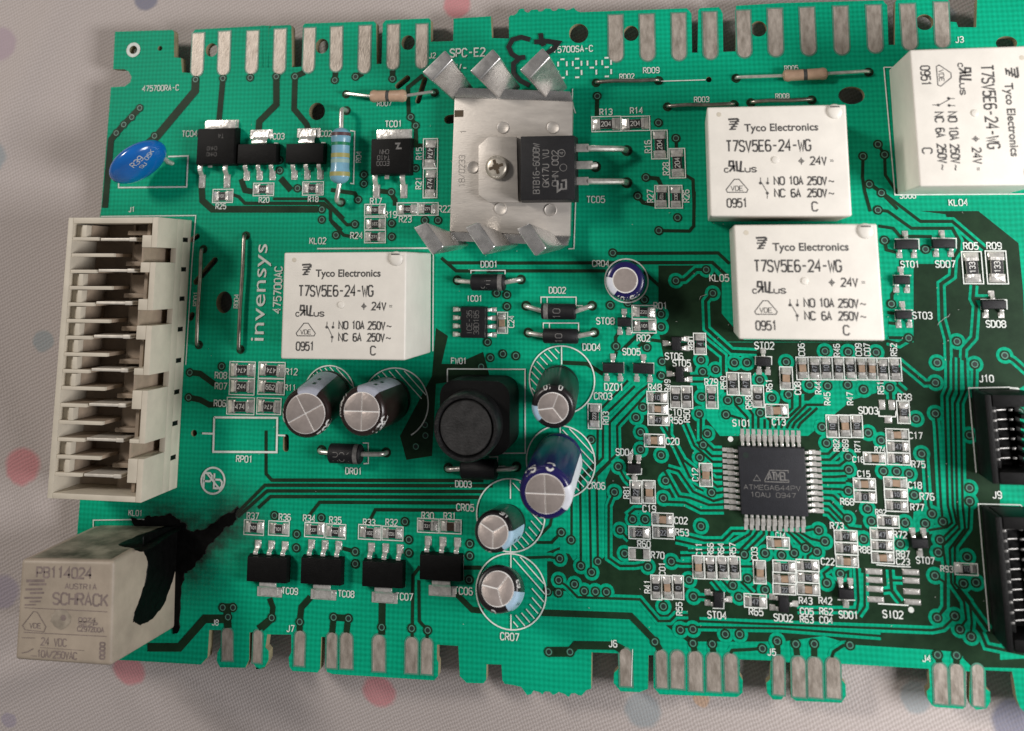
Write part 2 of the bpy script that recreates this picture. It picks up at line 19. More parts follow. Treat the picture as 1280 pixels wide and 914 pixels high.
TRACES = [(1.45,0,[(-55.54,44.8),(-55.51,42.8),(-62.15,35.01),(-64.18,33.47)]),(1.01,0,[(-50.48,44.85),(-50.82,37.13)]),(1.17,0,[(-65.71,40.07),(-68.53,37.22),(-69.85,35.76),(-70.8,34.59),(-71.01,22.8)]),(1.13,0,[(-53.32,26.16),(-53.06,23.89),(-51.22,22.43),(-32.5,22.29)]),(0.98,0,[(-46.26,27.45),(-45.5,25.57),(-44.15,25.31)]),(0.56,0,[(-47.6,24.84),(-46.51,24.46),(-45.39,23.38),(-31.5,23.26),(-30.31,22.23),(-30.25,20.52),(-28.28,18.82)]),(1.1,0,[(-39.22,27.49),(-37.3,25.48)]),(0.48,0,[(-40.4,24.08),(-31.4,23.99),(-27.95,20.75)]),(1.14,0,[(-40.72,44.74),(-40.52,40.02),(-43.47,37.16),(-43.52,35.6)]),(0.99,0,[(-37.36,44.64),(-37.3,39.15),(-35.02,36.58),(-34.57,35.41)]),(0.96,0,[(-20.17,43.91),(-20.2,45.26)]),(0.68,0,[(-14.9,44.32),(-17.48,42.29),(-17.24,37.88),(-16.04,35.85),(-15.87,32.56),(-14.72,32.54)]),(0.99,0,[(-37.36,44.76),(-35.64,45.45)]),(0.98,0,[(-30.24,43.91),(-30.17,45.39)]),(0.97,0,[(-26.61,44.38),(-25.35,44.96)]),(0.99,0,[(-40.73,44.86),(-40.42,45.33)]),(0.8,0,[(-21.91,25.18),(-20.16,24.97),(-19.29,23.67),(-19.27,22.75)]),(0.68,0,[(-30.32,25.45),(-26.18,24.85),(-25.57,23.8)]),(0.53,0,[(-25.8,18.04),(-26.76,17.86),(-27.94,18.05),(-30.16,20.28)]),(0.53,0,[(-26.04,19.81),(-27.4,19.71),(-30.23,22.51)]),(0.64,0,[(13.9,39.89),(13.74,36.76)]),(0.62,0,[(21.28,26.85),(23.1,26.65),(23.6,25.58)]),(0.49,0,[(27.25,27.2),(28.51,26.41),(28.54,22.05)]),(0.49,0,[(28.62,24.59),(28.38,19.28),(27.73,18.52),(23.06,18.61)]),(0.62,0,[(19.94,23.96),(20.72,22.96),(22.64,22.52)]),(0.5,0,[(26.09,32.93),(26.11,31.42)]),(0.49,0,[(15.98,15.13),(31.9,15.2),(33.53,13.6)]),(0.51,0,[(-2.18,13.59),(31.0,13.77),(33.28,11.56)]),(0.51,0,[(-4.01,12.38),(14.7,12.45)]),(0.49,0,[(20.64,12.29),(23.18,9.97),(23.09,6.56)]),(0.52,0,[(-11.44,14.4),(-8.99,12.36),(-6.03,12.37)]),(0.51,0,[(-10.49,13.61),(-0.89,13.63)]),(0.48,0,[(16.13,1.12),(16.09,2.41),(16.8,3.44)]),(0.48,0,[(16.22,0.38),(15.67,-1.14)]),(0.48,0,[(19.51,1.11),(21.8,3.17)]),(0.48,0,[(16.91,0.39),(19.03,2.45),(19.73,3.14)]),(0.48,0,[(21.43,2.15),(22.79,2.0),(24.14,1.52)]),(0.61,0,[(7.99,-1.46),(11.67,-1.56),(14.08,-3.02)]),(0.52,0,[(-39.98,-12.91),(-39.68,-19.48),(-38.68,-20.4),(-4.43,-19.15)]),(0.51,0,[(-44.94,-26.2),(-39.8,-21.2),(-3.01,-19.86)]),(0.51,0,[(-44.17,-26.17),(-39.38,-22.04),(-4.42,-20.74)]),(0.51,0,[(-40.79,-24.66),(-38.76,-22.87),(-5.12,-21.59)]),(0.5,0,[(-32.4,-25.65),(-30.61,-23.38),(-6.54,-22.47)]),(0.49,0,[(-22.73,-26.38),(-21.5,-24.1),(-7.95,-23.58)]),(0.77,0,[(-45.88,-26.59),(-44.04,-24.8)]),(0.94,0,[(-53.65,-4.2),(-51.84,-4.34),(-49.15,-6.01)]),(0.93,0,[(-53.62,-8.15),(-51.6,-8.46),(-49.96,-9.2),(-47.2,-9.06)]),(0.87,0,[(-38.29,-37.83),(-37.67,-39.11),(-37.79,-40.6),(-39.97,-42.27)]),(0.98,0,[(-31.6,-37.29),(-33.03,-38.84),(-33.21,-40.81),(-33.19,-42.24)]),(0.96,0,[(-25.65,-42.03),(-25.46,-39.95),(-27.76,-39.93),(-27.94,-42.17)]),(1.08,0,[(-20.09,-37.44),(-20.06,-41.93)]),(0.48,0,[(-14.28,-31.94),(-15.33,-33.3),(-15.29,-41.95)]),(0.48,0,[(-14.42,-33.89),(-14.22,-39.66),(-12.9,-40.85),(-12.99,-41.96)]),(0.83,0,[(-8.56,-35.5),(-6.09,-37.58),(-4.35,-37.64)]),(0.61,0,[(-26.6,-29.95),(-24.57,-30.34)]),(0.59,0,[(-7.71,-31.76),(-4.72,-31.61)]),(1.26,0,[(-58.27,-46.15),(-52.88,-45.81),(-48.91,-41.43),(-45.11,-41.2),(-45.19,-39.72)]),(1.25,0,[(-45.11,-41.2),(-44.93,-42.51)]),(1.25,0,[(-45.96,-39.6),(-44.24,-39.57)]),(0.98,0,[(-37.78,-40.76),(-39.4,-42.23)]),(0.92,0,[(4.46,-37.37),(17.56,-37.04),(20.96,-40.19),(21.65,-41.37)]),(0.41,0,[(3.77,-27.64),(6.03,-27.53),(7.42,-26.1)]),(0.41,0,[(3.77,-27.1),(5.8,-25.12),(6.06,-23.93)]),(0.41,1,[(1.99,-29.88),(5.76,-29.57),(7.26,-29.79)]),(1.36,0,[(5.42,-42.65),(8.61,-42.44)]),(1.13,0,[(8.61,-42.4),(9.48,-41.48),(15.19,-41.18),(16.38,-41.71)]),(0.35,1,[(6.98,-32.75),(8.22,-33.49),(9.81,-34.93),(18.94,-34.71),(21.51,-37.48),(23.18,-37.38),(24.04,-36.54),(25.77,-36.44)]),(0.35,1,[(10.35,-30.12),(10.4,-18.58),(13.87,-15.2),(13.97,-9.29),(18.87,-4.69)]),(0.34,1,[(11.83,-30.83),(11.77,-18.85),(14.89,-15.82),(14.99,-10.08),(19.53,-5.5),(20.92,-4.48)]),(0.34,1,[(12.88,-29.83),(12.88,-17.51),(16.1,-14.47),(16.08,-10.55),(20.55,-5.81)]),(0.35,1,[(8.99,-27.33),(9.08,-19.61),(13.01,-15.56),(13.23,-8.65),(17.86,-3.88)]),(0.35,1,[(15.49,-20.0),(14.61,-21.96),(14.47,-29.28),(16.13,-30.29),(18.29,-30.18),(20.19,-29.77)]),(0.35,1,[(16.13,-16.36),(17.21,-18.16),(17.88,-18.78)]),(0.34,1,[(16.23,-25.3),(17.54,-26.6)]),(0.34,1,[(18.1,-23.73),(17.62,-22.95),(18.47,-22.28),(19.81,-22.22)]),(0.48,1,[(25.51,11.07),(26.78,11.16),(28.52,12.69),(30.12,12.69)]),(0.48,1,[(30.83,9.17),(29.78,7.98),(29.8,3.95),(33.37,0.68),(37.01,0.58)]),(0.47,1,[(29.04,2.49),(32.14,-0.01),(32.04,-2.66)]),(0.35,1,[(27.14,-3.0),(29.84,-2.95)]),(0.35,1,[(27.12,-3.85),(29.56,-3.79)]),(0.47,1,[(54.69,25.44),(56.39,24.06),(61.41,19.81),(65.85,19.78),(69.93,15.81)]),(0.47,1,[(55.42,21.53),(56.87,21.35),(60.07,18.81),(65.78,18.79),(66.59,16.96),(66.32,15.48),(65.62,14.49),(65.27,11.87),(63.62,10.72),(63.41,5.69),(63.97,2.8),(63.83,-0.07)]),(0.47,0,[(53.86,29.53),(53.6,26.44),(53.81,24.38),(54.43,21.32)]),(0.46,0,[(55.44,19.16),(57.51,18.82),(58.39,17.65),(62.85,17.57)]),(0.46,0,[(56.17,17.05),(56.34,15.65),(57.6,15.31)]),(0.45,1,[(68.13,10.58),(67.82,8.64),(68.21,7.67),(67.55,3.17),(66.04,1.56),(65.86,-0.03)]),(0.44,1,[(71.48,0.76),(72.64,0.09),(75.41,-2.67)]),(0.45,1,[(56.9,-0.2),(60.44,-3.32),(61.84,-3.22)]),(0.45,1,[(55.85,3.0),(58.68,2.98)]),(0.45,0,[(56.64,7.89),(56.72,9.2),(57.58,10.19)]),(0.45,0,[(55.92,6.58),(57.18,6.43)]),(0.46,0,[(58.21,12.5),(58.32,14.15)]),(0.45,1,[(67.83,8.7),(69.98,8.65)]),(0.45,1,[(55.98,5.11),(57.24,4.96)]),(0.47,1,[(56.13,31.39),(56.98,29.82),(56.89,26.74),(58.49,23.99)]),(0.47,1,[(54.52,25.4),(56.17,24.08),(58.33,21.63)]),(0.33,1,[(63.85,0.3),(63.55,-3.82),(62.93,-5.09),(62.31,-19.93),(62.68,-22.19),(61.94,-22.82),(59.49,-23.33)]),(0.33,1,[(64.56,0.32),(64.23,-4.12),(63.62,-5.39),(62.97,-19.91),(63.33,-22.31),(61.07,-24.52)]),(0.33,1,[(65.27,0.33),(64.89,-4.73),(64.25,-6.0),(63.53,-20.49),(63.59,-22.9),(61.25,-25.26),(61.42,-27.94),(61.02,-33.43),(59.89,-34.67)]),(0.33,1,[(66.11,0.35),(65.92,-4.08),(65.01,-5.98),(64.27,-19.85),(64.34,-22.86),(62.12,-25.66),(62.0,-30.13),(63.47,-32.4),(63.59,-34.74),(62.67,-35.96)]),(0.33,1,[(59.75,-13.14),(59.72,-20.04),(60.1,-21.09)]),(0.33,1,[(61.53,-7.48),(61.6,-9.51),(61.4,-19.97),(61.48,-22.09)]),(0.32,1,[(65.22,-19.21),(64.79,-22.84),(62.81,-25.33),(62.45,-30.11),(64.21,-32.36),(64.3,-34.98),(64.02,-36.74)]),(0.52,1,[(62.85,-30.73),(66.43,-35.93)]),(0.41,1,[(65.38,-36.29),(65.97,-37.98),(70.7,-38.68)]),(0.33,1,[(67.36,-0.54),(66.9,-5.21)]),(0.33,1,[(27.4,-37.14),(34.74,-36.99),(59.02,-36.39),(60.53,-36.0),(62.13,-34.45)]),(0.33,1,[(23.99,-38.1),(38.67,-37.41),(52.2,-37.55)]),(0.44,1,[(31.58,-41.16),(31.85,-40.72),(34.14,-40.48),(36.04,-40.21)]),(0.42,1,[(45.45,-40.78),(45.74,-40.02),(47.08,-39.11),(48.0,-38.99)]),(0.88,1,[(26.35,-40.14),(26.54,-41.19)]),(0.88,1,[(29.08,-40.06),(29.17,-41.11)]),(0.86,1,[(38.1,-39.18),(38.09,-40.82)]),(0.86,1,[(40.65,-39.32),(40.77,-40.79)]),(0.86,1,[(43.17,-39.15),(43.09,-40.79)]),(0.83,1,[(59.54,-39.5),(59.68,-40.47)]),(0.83,1,[(62.0,-39.39),(61.91,-40.5)]),(0.37,1,[(31.45,-13.45),(30.19,-13.49),(28.42,-11.88),(28.52,-8.96)]),(0.37,1,[(31.41,-14.34),(29.93,-14.39),(27.83,-12.45)]),(0.36,1,[(31.38,-15.15),(30.02,-15.2),(27.46,-13.02),(26.18,-9.93)]),(0.36,1,[(31.35,-16.04),(30.1,-16.08),(29.22,-15.3)]),(0.36,1,[(31.29,-17.65),(30.27,-17.69),(29.72,-17.16)]),(0.36,1,[(31.37,-18.52),(30.57,-18.66),(25.79,-15.09),(23.81,-11.57),(23.89,-9.09)]),(0.36,1,[(31.34,-19.4),(30.43,-19.54),(26.63,-17.49),(24.69,-13.34),(22.92,-10.25)]),(0.36,1,[(31.31,-20.27),(29.94,-20.66),(27.03,-19.46),(25.05,-16.67),(23.45,-16.28)]),(0.36,1,[(31.32,-21.08),(29.24,-21.23),(26.54,-20.36),(24.95,-20.21),(22.98,-16.74)]),(0.36,1,[(31.36,-21.9),(28.08,-22.05),(25.83,-21.05),(22.86,-21.06)]),(0.37,1,[(34.4,-10.35),(34.46,-9.01),(32.21,-8.41)]),(0.37,1,[(35.2,-10.33),(35.26,-8.77),(33.63,-7.02),(33.45,-5.79)]),(0.36,1,[(35.99,-10.31),(36.07,-8.3),(35.0,-6.76)]),(0.36,1,[(36.78,-10.28),(36.86,-8.39)]),(0.36,1,[(37.68,-10.26),(37.74,-8.92)]),(0.36,1,[(38.47,-10.23),(38.52,-9.12),(38.09,-8.69)]),(0.36,1,[(39.25,-10.21),(39.4,-9.43),(41.74,-7.25),(41.91,-3.9)]),(0.36,1,[(40.04,-10.18),(40.3,-9.4),(42.87,-7.0),(42.96,-5.22)]),(0.36,1,[(40.82,-10.16),(41.19,-9.38),(43.78,-6.76),(46.66,-6.68)]),(0.36,1,[(41.6,-10.14),(41.98,-9.35),(44.42,-7.18)]),(0.36,1,[(42.38,-10.11),(42.75,-9.44),(45.31,-7.16)]),(0.36,1,[(45.3,-13.53),(46.51,-13.49),(48.15,-11.69)]),(0.36,1,[(45.37,-14.35),(46.69,-14.31),(48.87,-12.32)]),(0.36,1,[(45.37,-15.16),(47.96,-15.06),(48.98,-14.27)]),(0.36,1,[(45.33,-15.92),(48.9,-15.74)]),(0.35,1,[(45.35,-16.72),(47.21,-16.65),(48.86,-16.44)]),(0.35,1,[(45.37,-17.54),(48.69,-17.41)]),(0.35,1,[(45.33,-18.34),(47.77,-18.31),(48.74,-18.48)]),(0.35,1,[(45.33,-19.16),(46.85,-19.2),(48.3,-20.53)]),(0.35,1,[(45.33,-19.97),(46.38,-19.97),(48.52,-22.23)]),(0.35,1,[(45.29,-20.7),(46.12,-20.73),(48.77,-23.49),(50.48,-23.62)]),(0.35,1,[(45.31,-21.51),(46.07,-21.59),(47.91,-23.53)]),(0.36,1,[(34.38,-24.58),(32.48,-24.67),(31.09,-26.03),(28.39,-26.16),(24.79,-25.46)]),(0.36,1,[(35.16,-24.54),(34.92,-24.98),(32.19,-26.62),(27.46,-26.85),(24.31,-26.35)]),(0.36,1,[(36.05,-24.5),(35.58,-25.17),(33.5,-27.2),(26.08,-27.67)]),(0.36,1,[(36.94,-24.46),(36.92,-24.89),(33.92,-27.82),(24.93,-28.38)]),(0.35,1,[(37.72,-24.42),(37.57,-25.29)]),(0.35,1,[(38.49,-24.39),(38.67,-25.24)]),(0.35,1,[(39.37,-24.35),(39.79,-24.76),(40.79,-26.84)]),(0.35,1,[(40.14,-24.31),(40.67,-24.71),(42.55,-26.54)]),(0.35,1,[(40.91,-24.28),(41.55,-24.67),(43.86,-26.47)]),(0.35,1,[(41.68,-24.24),(42.21,-24.54),(43.49,-25.22),(45.31,-25.56)]),(0.35,1,[(42.56,-24.2),(43.77,-23.93),(44.64,-24.0)]),(0.34,1,[(23.6,-29.28),(24.9,-29.53),(26.86,-29.43)]),(0.33,1,[(26.62,-33.88),(28.33,-33.88)]),(0.33,1,[(29.38,-31.52),(30.93,-33.27)]),(0.33,1,[(30.68,-31.29),(31.91,-32.6)]),(0.33,1,[(33.06,-33.55),(34.1,-33.7)]),(0.33,1,[(34.37,-31.03),(33.55,-31.6),(35.08,-33.04)]),(0.33,1,[(33.32,-29.46),(35.24,-29.36)]),(0.34,1,[(22.28,-35.45),(22.3,-34.53)]),(0.32,1,[(47.33,-29.75),(48.31,-29.35),(48.23,-30.75)]),(0.32,1,[(49.52,-28.82),(49.51,-32.98),(49.2,-34.37),(41.09,-34.85)]),(0.32,1,[(50.55,-29.47),(50.29,-33.85),(49.39,-35.05)]),(0.43,1,[(54.0,-28.82),(54.06,-31.57),(55.13,-33.0)]),(0.32,1,[(54.15,-30.19),(55.55,-30.16)]),(0.32,1,[(52.88,-31.64),(54.06,-31.46)]),(0.33,1,[(43.65,-27.03),(42.9,-27.53),(42.87,-28.12)]),(0.32,1,[(45.36,-31.02),(44.95,-29.76),(45.94,-29.01)]),(0.32,1,[(59.9,-29.31),(61.11,-30.04),(60.88,-33.23),(59.85,-34.76)]),(0.45,1,[(55.6,-4.03),(55.59,-5.7)]),(0.44,1,[(56.56,-3.59),(57.62,-4.61)]),(0.45,1,[(58.64,2.95),(57.24,2.12),(55.6,2.52)])]
TEXTS = [('475700RA-C',-61.99,43.47,1.0,0),('TC04',-56.04,35.36,1.06,0),('R25',-49.64,22.91,0.93,0),('R20',-41.97,23.92,0.92,0),('R18',-33.34,23.96,0.91,0),('TC03',-40.2,34.56,1.03,0),('TC02',-31.83,34.85,1.02,0),('RD07',-21.46,39.71,0.93,0),('R04',-25.68,30.85,0.93,90),('TC01',-19.82,36.23,1.08,0),('R15',-15.39,31.24,0.99,90),('R21',-15.39,26.4,0.98,90),('R17',-22.53,23.55,0.99,0),('SPC-E2',-7.39,47.84,1.46,0),('V-',-8.33,45.26,1.46,0),('J2',-13.38,47.55,0.93,0),('R22',-10.96,22.18,1.11,0),('R23',-17.5,20.58,1.05,0),('R19',-20.01,21.33,1.05,0),('R24',-25.68,17.97,1.06,0),('KL02',-32.29,17.14,1.07,0),('DD01',-3.64,13.41,1.01,0),('IC01',-6.0,8.09,0.94,0),('C24',-0.1,4.59,0.92,90),('FW01',-8.43,-1.5,0.92,0),('R12',-36.03,-3.72,1.04,0),('R11',-36.13,-6.2,0.96,0),('475700AC',-38.92,9.21,1.37,90),('RD01',-53.27,7.63,0.86,90),('RD04',-46.06,7.32,0.84,90),('J1',-65.96,22.51,0.89,0),('R08',-48.15,-4.55,1.06,0),('R07',-48.06,-6.23,1.06,0),('R06',-48.08,-8.91,1.05,0),('RP01',-43.44,-17.37,1.03,0),('KL01',-61.75,-26.32,0.9,0),('R37',-41.6,-25.88,1.01,0),('R36',-36.24,-25.82,1.0,0),('R34',-32.21,-25.81,1.0,0),('R35',-27.91,-25.88,0.99,0),('R33',-22.44,-25.97,0.98,0),('R32',-18.83,-25.81,0.97,0),('R30',-13.13,-24.56,0.97,0),('R31',-9.65,-24.47,0.96,0),('DR01',-25.15,-18.53,1.0,0),('DD03',-7.55,-19.77,0.96,0),('CR05',-7.24,-23.15,1.03,0),('TC09',-34.98,-36.56,0.98,0),('TC08',-25.85,-36.47,0.97,0),('TC07',-16.63,-36.34,1.02,0),('TC06',-7.44,-35.02,1.07,0),('J7',-34.68,-41.94,0.97,0),('CR07',-0.38,-40.95,1.05,0),('J8',-47.09,-41.82,0.85,0),('475700SA-C',9.71,47.79,1.05,0),('RD02',18.68,43.0,0.88,0),('RD09',22.55,43.88,0.95,0),('RD03',30.25,38.96,0.86,0),('R13',15.24,37.35,1.02,0),('R14',20.07,37.45,1.01,0),('R16',21.71,31.68,1.0,90),('R28',24.44,28.16,0.99,90),('R27',21.91,23.94,0.99,90),('R26',27.39,23.89,0.98,90),('TC05',13.39,23.48,1.07,0),('CR04',14.01,13.56,0.98,0),('DD02',7.21,9.45,0.99,0),('DD04',12.41,0.93,1.03,0),('ST08',14.57,4.87,1.04,0),('R01',23.0,7.24,1.03,0),('R02',20.34,2.4,1.02,0),('SD05',18.46,0.35,1.02,0),('DZ01',15.71,-4.89,1.08,0),('CR03',14.03,-6.26,1.02,0),('R48',21.86,-4.78,1.01,0),('R49',23.74,-4.47,0.87,90),('R80',27.44,1.74,0.94,90),('ST06',24.84,-0.2,1.01,0),('ST05',25.93,-1.18,1.01,0),('R79',30.2,-3.83,0.99,0),('R59',32.03,-3.89,0.92,90),('R61',38.6,-4.13,0.91,90),('ST02',38.14,1.58,1.06,0),('KL05',31.93,11.45,1.08,0),('RD05',44.06,43.54,0.77,0),('RD08',42.52,39.17,0.77,0),('J3',68.85,47.12,0.95,0),('SD06',59.85,23.64,0.86,0),('KL04',66.85,22.55,0.98,0),('R05',68.09,16.2,1.03,0),('R09',71.27,16.23,1.02,0),('ST01',59.49,13.56,0.97,0),('SD07',64.39,13.6,1.03,0),('ST03',60.69,6.2,1.02,0),('SD08',70.62,5.13,1.0,0),('J10',68.73,-2.5,0.99,0),('C06',43.46,1.08,0.91,90),('R46',48.47,1.1,0.91,90),('C09',51.52,1.22,0.9,90),('C07',52.73,1.24,0.9,90),('R52',56.43,1.3,0.89,90),('C08',42.64,-4.43,0.91,90),('R44',45.54,-4.3,0.9,90),('R51',54.29,-4.09,0.89,90),('R45',46.74,-5.81,0.9,90),('R47',49.93,-5.73,0.89,90),('R39',57.5,-5.32,0.94,0),('SD03',52.36,-7.32,1.01,0),('C13',39.72,-9.27,0.97,0),('C17',58.63,-10.6,0.93,0),('C16',50.6,-14.14,0.82,0),('R74',53.66,-12.66,0.75,0),('R75',58.73,-14.5,0.93,0),('C15',51.21,-16.08,0.87,0),('R68',48.7,-19.96,0.93,0),('C18',58.08,-17.36,0.92,0),('R76',59.59,-18.83,0.98,0),('R77',58.18,-20.32,0.92,0),('R92',53.22,-21.18,0.74,0),('R73',47.1,-23.29,0.93,0),('R72',55.64,-24.08,0.92,0),('R88',50.68,-26.32,0.92,0),('R87',55.84,-26.64,0.91,0),('C23',55.77,-27.63,0.91,0),('C22',45.59,-28.15,0.93,0),('R82',47.66,-12.3,0.82,90),('R69',48.92,-12.26,0.82,90),('R71',50.59,-12.29,0.82,90),('ST07',58.76,-27.33,0.91,0),('C14',39.24,-24.88,0.69,0),('J9',68.88,-18.21,0.96,0),('R58',35.55,-6.65,0.91,90),('C10',24.7,-8.33,1.0,0),('R56',24.84,-9.47,0.99,0),('R50',26.47,-8.77,0.93,90),('C20',24.25,-12.48,0.99,0),('SD04',17.13,-14.28,1.0,0),('SI01',34.38,-9.59,0.98,0),('C12',27.43,-17.07,0.91,90),('R81',17.28,-19.93,0.92,90),('C19',20.58,-22.12,0.98,0),('C02',25.15,-23.57,0.97,0),('R53',25.26,-25.2,0.97,0),('R60',19.69,-27.07,0.97,0),('R70',21.64,-28.51,0.97,0),('R03',14.38,-9.44,0.94,90),('CR06',12.78,-19.2,1.0,0),('C11',27.64,-27.43,0.89,90),('R66',29.27,-27.35,0.89,90),('R64',30.76,-27.27,0.89,90),('R57',32.44,-27.19,0.89,90),('C03',35.47,-27.6,0.88,90),('C01',22.25,-30.35,0.9,90),('R41',20.05,-32.89,0.9,90),('R55',24.55,-35.63,0.89,90),('ST04',29.86,-36.17,1.0,0),('R65',35.36,-35.39,0.99,0),('J6',14.86,-40.91,0.96,0),('J5',37.27,-40.58,0.92,0),('SD02',39.1,-35.98,0.99,0),('R43',42.28,-33.53,0.92,0),('R42',44.99,-33.38,0.92,0),('C05',42.37,-34.94,0.92,0),('R62',45.01,-34.79,0.92,0),('R63',42.31,-35.99,0.92,0),('C04',44.95,-35.92,0.91,0),('SD01',48.01,-35.05,0.97,0),('SI02',53.98,-34.64,1.02,0),('R93',61.54,-28.29,0.84,0),('J4',58.02,-40.03,0.89,0)]
SILK = [(0.23,[(-69.06,31.57),(-68.66,26.26),(-56.03,26.23),(-56.1,31.52),(-59.8,31.46)]),(0.32,[(-48.95,-11.13),(-38.13,-10.89),(-38.02,-16.14),(-48.82,-16.44),(-48.95,-11.13)]),(0.29,[(-50.9,-13.66),(-48.72,-13.66)]),(0.26,[(-38.14,-13.55),(-36.67,-13.57)]),(0.2,[(-10.25,-2.75),(2.07,-2.56),(2.06,-14.91),(-3.57,-15.15)]),(0.2,[(-10.25,-2.75),(-10.23,-4.77)]),(0.18,[(-6.58,11.91),(-6.58,12.44),(-1.07,12.46),(-1.07,11.86)]),(0.17,[(4.62,7.42),(4.62,8.39),(10.12,8.43),(10.1,6.95)]),(0.17,[(5.59,8.4),(5.59,7.49)]),(0.17,[(4.95,3.62),(4.96,4.44),(10.45,4.51),(10.44,3.18)]),(0.17,[(5.92,4.46),(5.91,3.7)]),(0.17,[(10.21,7.12),(11.16,7.13)]),(0.18,[(-23.77,-14.29),(-22.86,-14.26),(-22.78,-17.29),(-23.58,-17.36)]),(0.17,[(-3.57,-15.69),(-2.22,-15.59),(-2.22,-18.3)]),(0.29,[(-2.14,-17.04),(-0.98,-17.0)]),(0.19,[(-32.36,15.84),(-12.77,15.91),(-12.63,-0.11)]),(0.16,[(9.95,41.26),(9.7,33.32)]),(0.18,[(10.24,23.57),(9.88,15.86),(8.99,15.82)]),(0.16,[(9.92,38.86),(10.37,37.26)]),(0.19,[(-27.26,35.25),(-26.47,35.12),(-26.42,26.42),(-27.01,26.5)]),(0.17,[(57.72,43.2),(58.06,23.76),(77.93,23.7)]),(0.17,[(57.72,43.2),(59.05,43.15)]),(0.15,[(24.04,42.06),(30.95,42.07)]),(0.17,[(-69.02,-28.84),(-69.11,-27.73),(-59.97,-27.22)]),(0.15,[(-53.87,-34.5),(-53.36,-42.69)]),(0.17,[(-71.62,21.34),(-54.08,21.39),(-54.3,13.97),(-54.41,-3.01)]),(0.19,[(-32.37,15.88),(-12.9,15.97)]),(0.14,[(54.31,-28.3),(56.75,-28.28)]),(0.14,[(52.16,-28.22),(55.9,-28.31)]),(0.17,[(52.08,-33.33),(56.15,-33.33)]),(0.16,[(53.84,-7.31),(53.79,-8.05),(56.06,-8.09),(56.21,-7.25)]),(0.17,[(14.0,-1.37),(17.24,-1.31),(17.2,-2.85)]),(0.17,[(18.62,-1.35),(21.75,-1.29),(21.71,-2.88)]),(0.16,[(36.73,-1.24),(36.78,-0.05),(39.12,-0.01),(39.07,-1.19)]),(0.16,[(57.47,15.84),(57.67,17.22),(60.97,17.22),(60.93,15.68)]),(0.16,[(62.69,15.84),(62.86,17.37),(66.17,17.3),(66.07,15.83)]),(0.16,[(68.78,7.13),(68.9,8.56),(72.35,8.53),(72.3,7.17)]),(0.16,[(57.0,10.49),(57.09,11.92),(59.56,11.93)]),(0.16,[(56.91,5.45),(57.0,6.92),(59.48,6.95)]),(0.16,[(17.34,-17.4),(19.52,-17.32),(19.62,-16.46)]),(0.15,[(46.67,-33.14),(49.04,-33.07)]),(0.15,[(29.3,-35.27),(30.86,-35.24),(31.0,-33.02)]),(0.16,[(66.37,-15.37),(66.26,-3.84),(71.74,-3.61)]),(0.28,[(71.73,-3.71),(72.81,-3.79),(73.24,-4.49),(72.97,-5.31)]),(0.16,[(72.65,-13.75),(71.68,-13.68)]),(0.15,[(66.45,-36.04),(66.32,-19.51),(71.84,-19.42),(72.49,-20.16)]),(0.15,[(-35.14,-35.22),(-35.28,-31.71),(-36.19,-31.69)]),(0.15,[(-26.3,-35.06),(-26.41,-31.42),(-27.29,-31.4)]),(0.14,[(-16.52,-34.95),(-16.58,-31.41),(-17.45,-31.39)]),(0.14,[(-7.45,-33.48),(-7.48,-29.98),(-8.32,-29.95)]),(0.17,[(-39.81,30.02),(-39.95,33.39),(-40.59,33.45)]),(0.16,[(-31.49,30.01),(-31.61,33.31),(-32.23,33.37)]),(0.16,[(-16.71,34.08),(-16.52,27.72),(-17.06,27.72)]),(0.11,[(17.71,-41.46),(17.41,-46.42)])]
CIRCLES = [(7.77,-3.99,5.03,-1),(-0.23,-23.93,5.23,-1),(-0.17,-34.68,5.3,1),(17.93,10.97,3.3,0),(-29.56,-6.79,4.15,2),(-18.65,-8.17,5.39,2),(7.46,-15.96,5.23,3)]
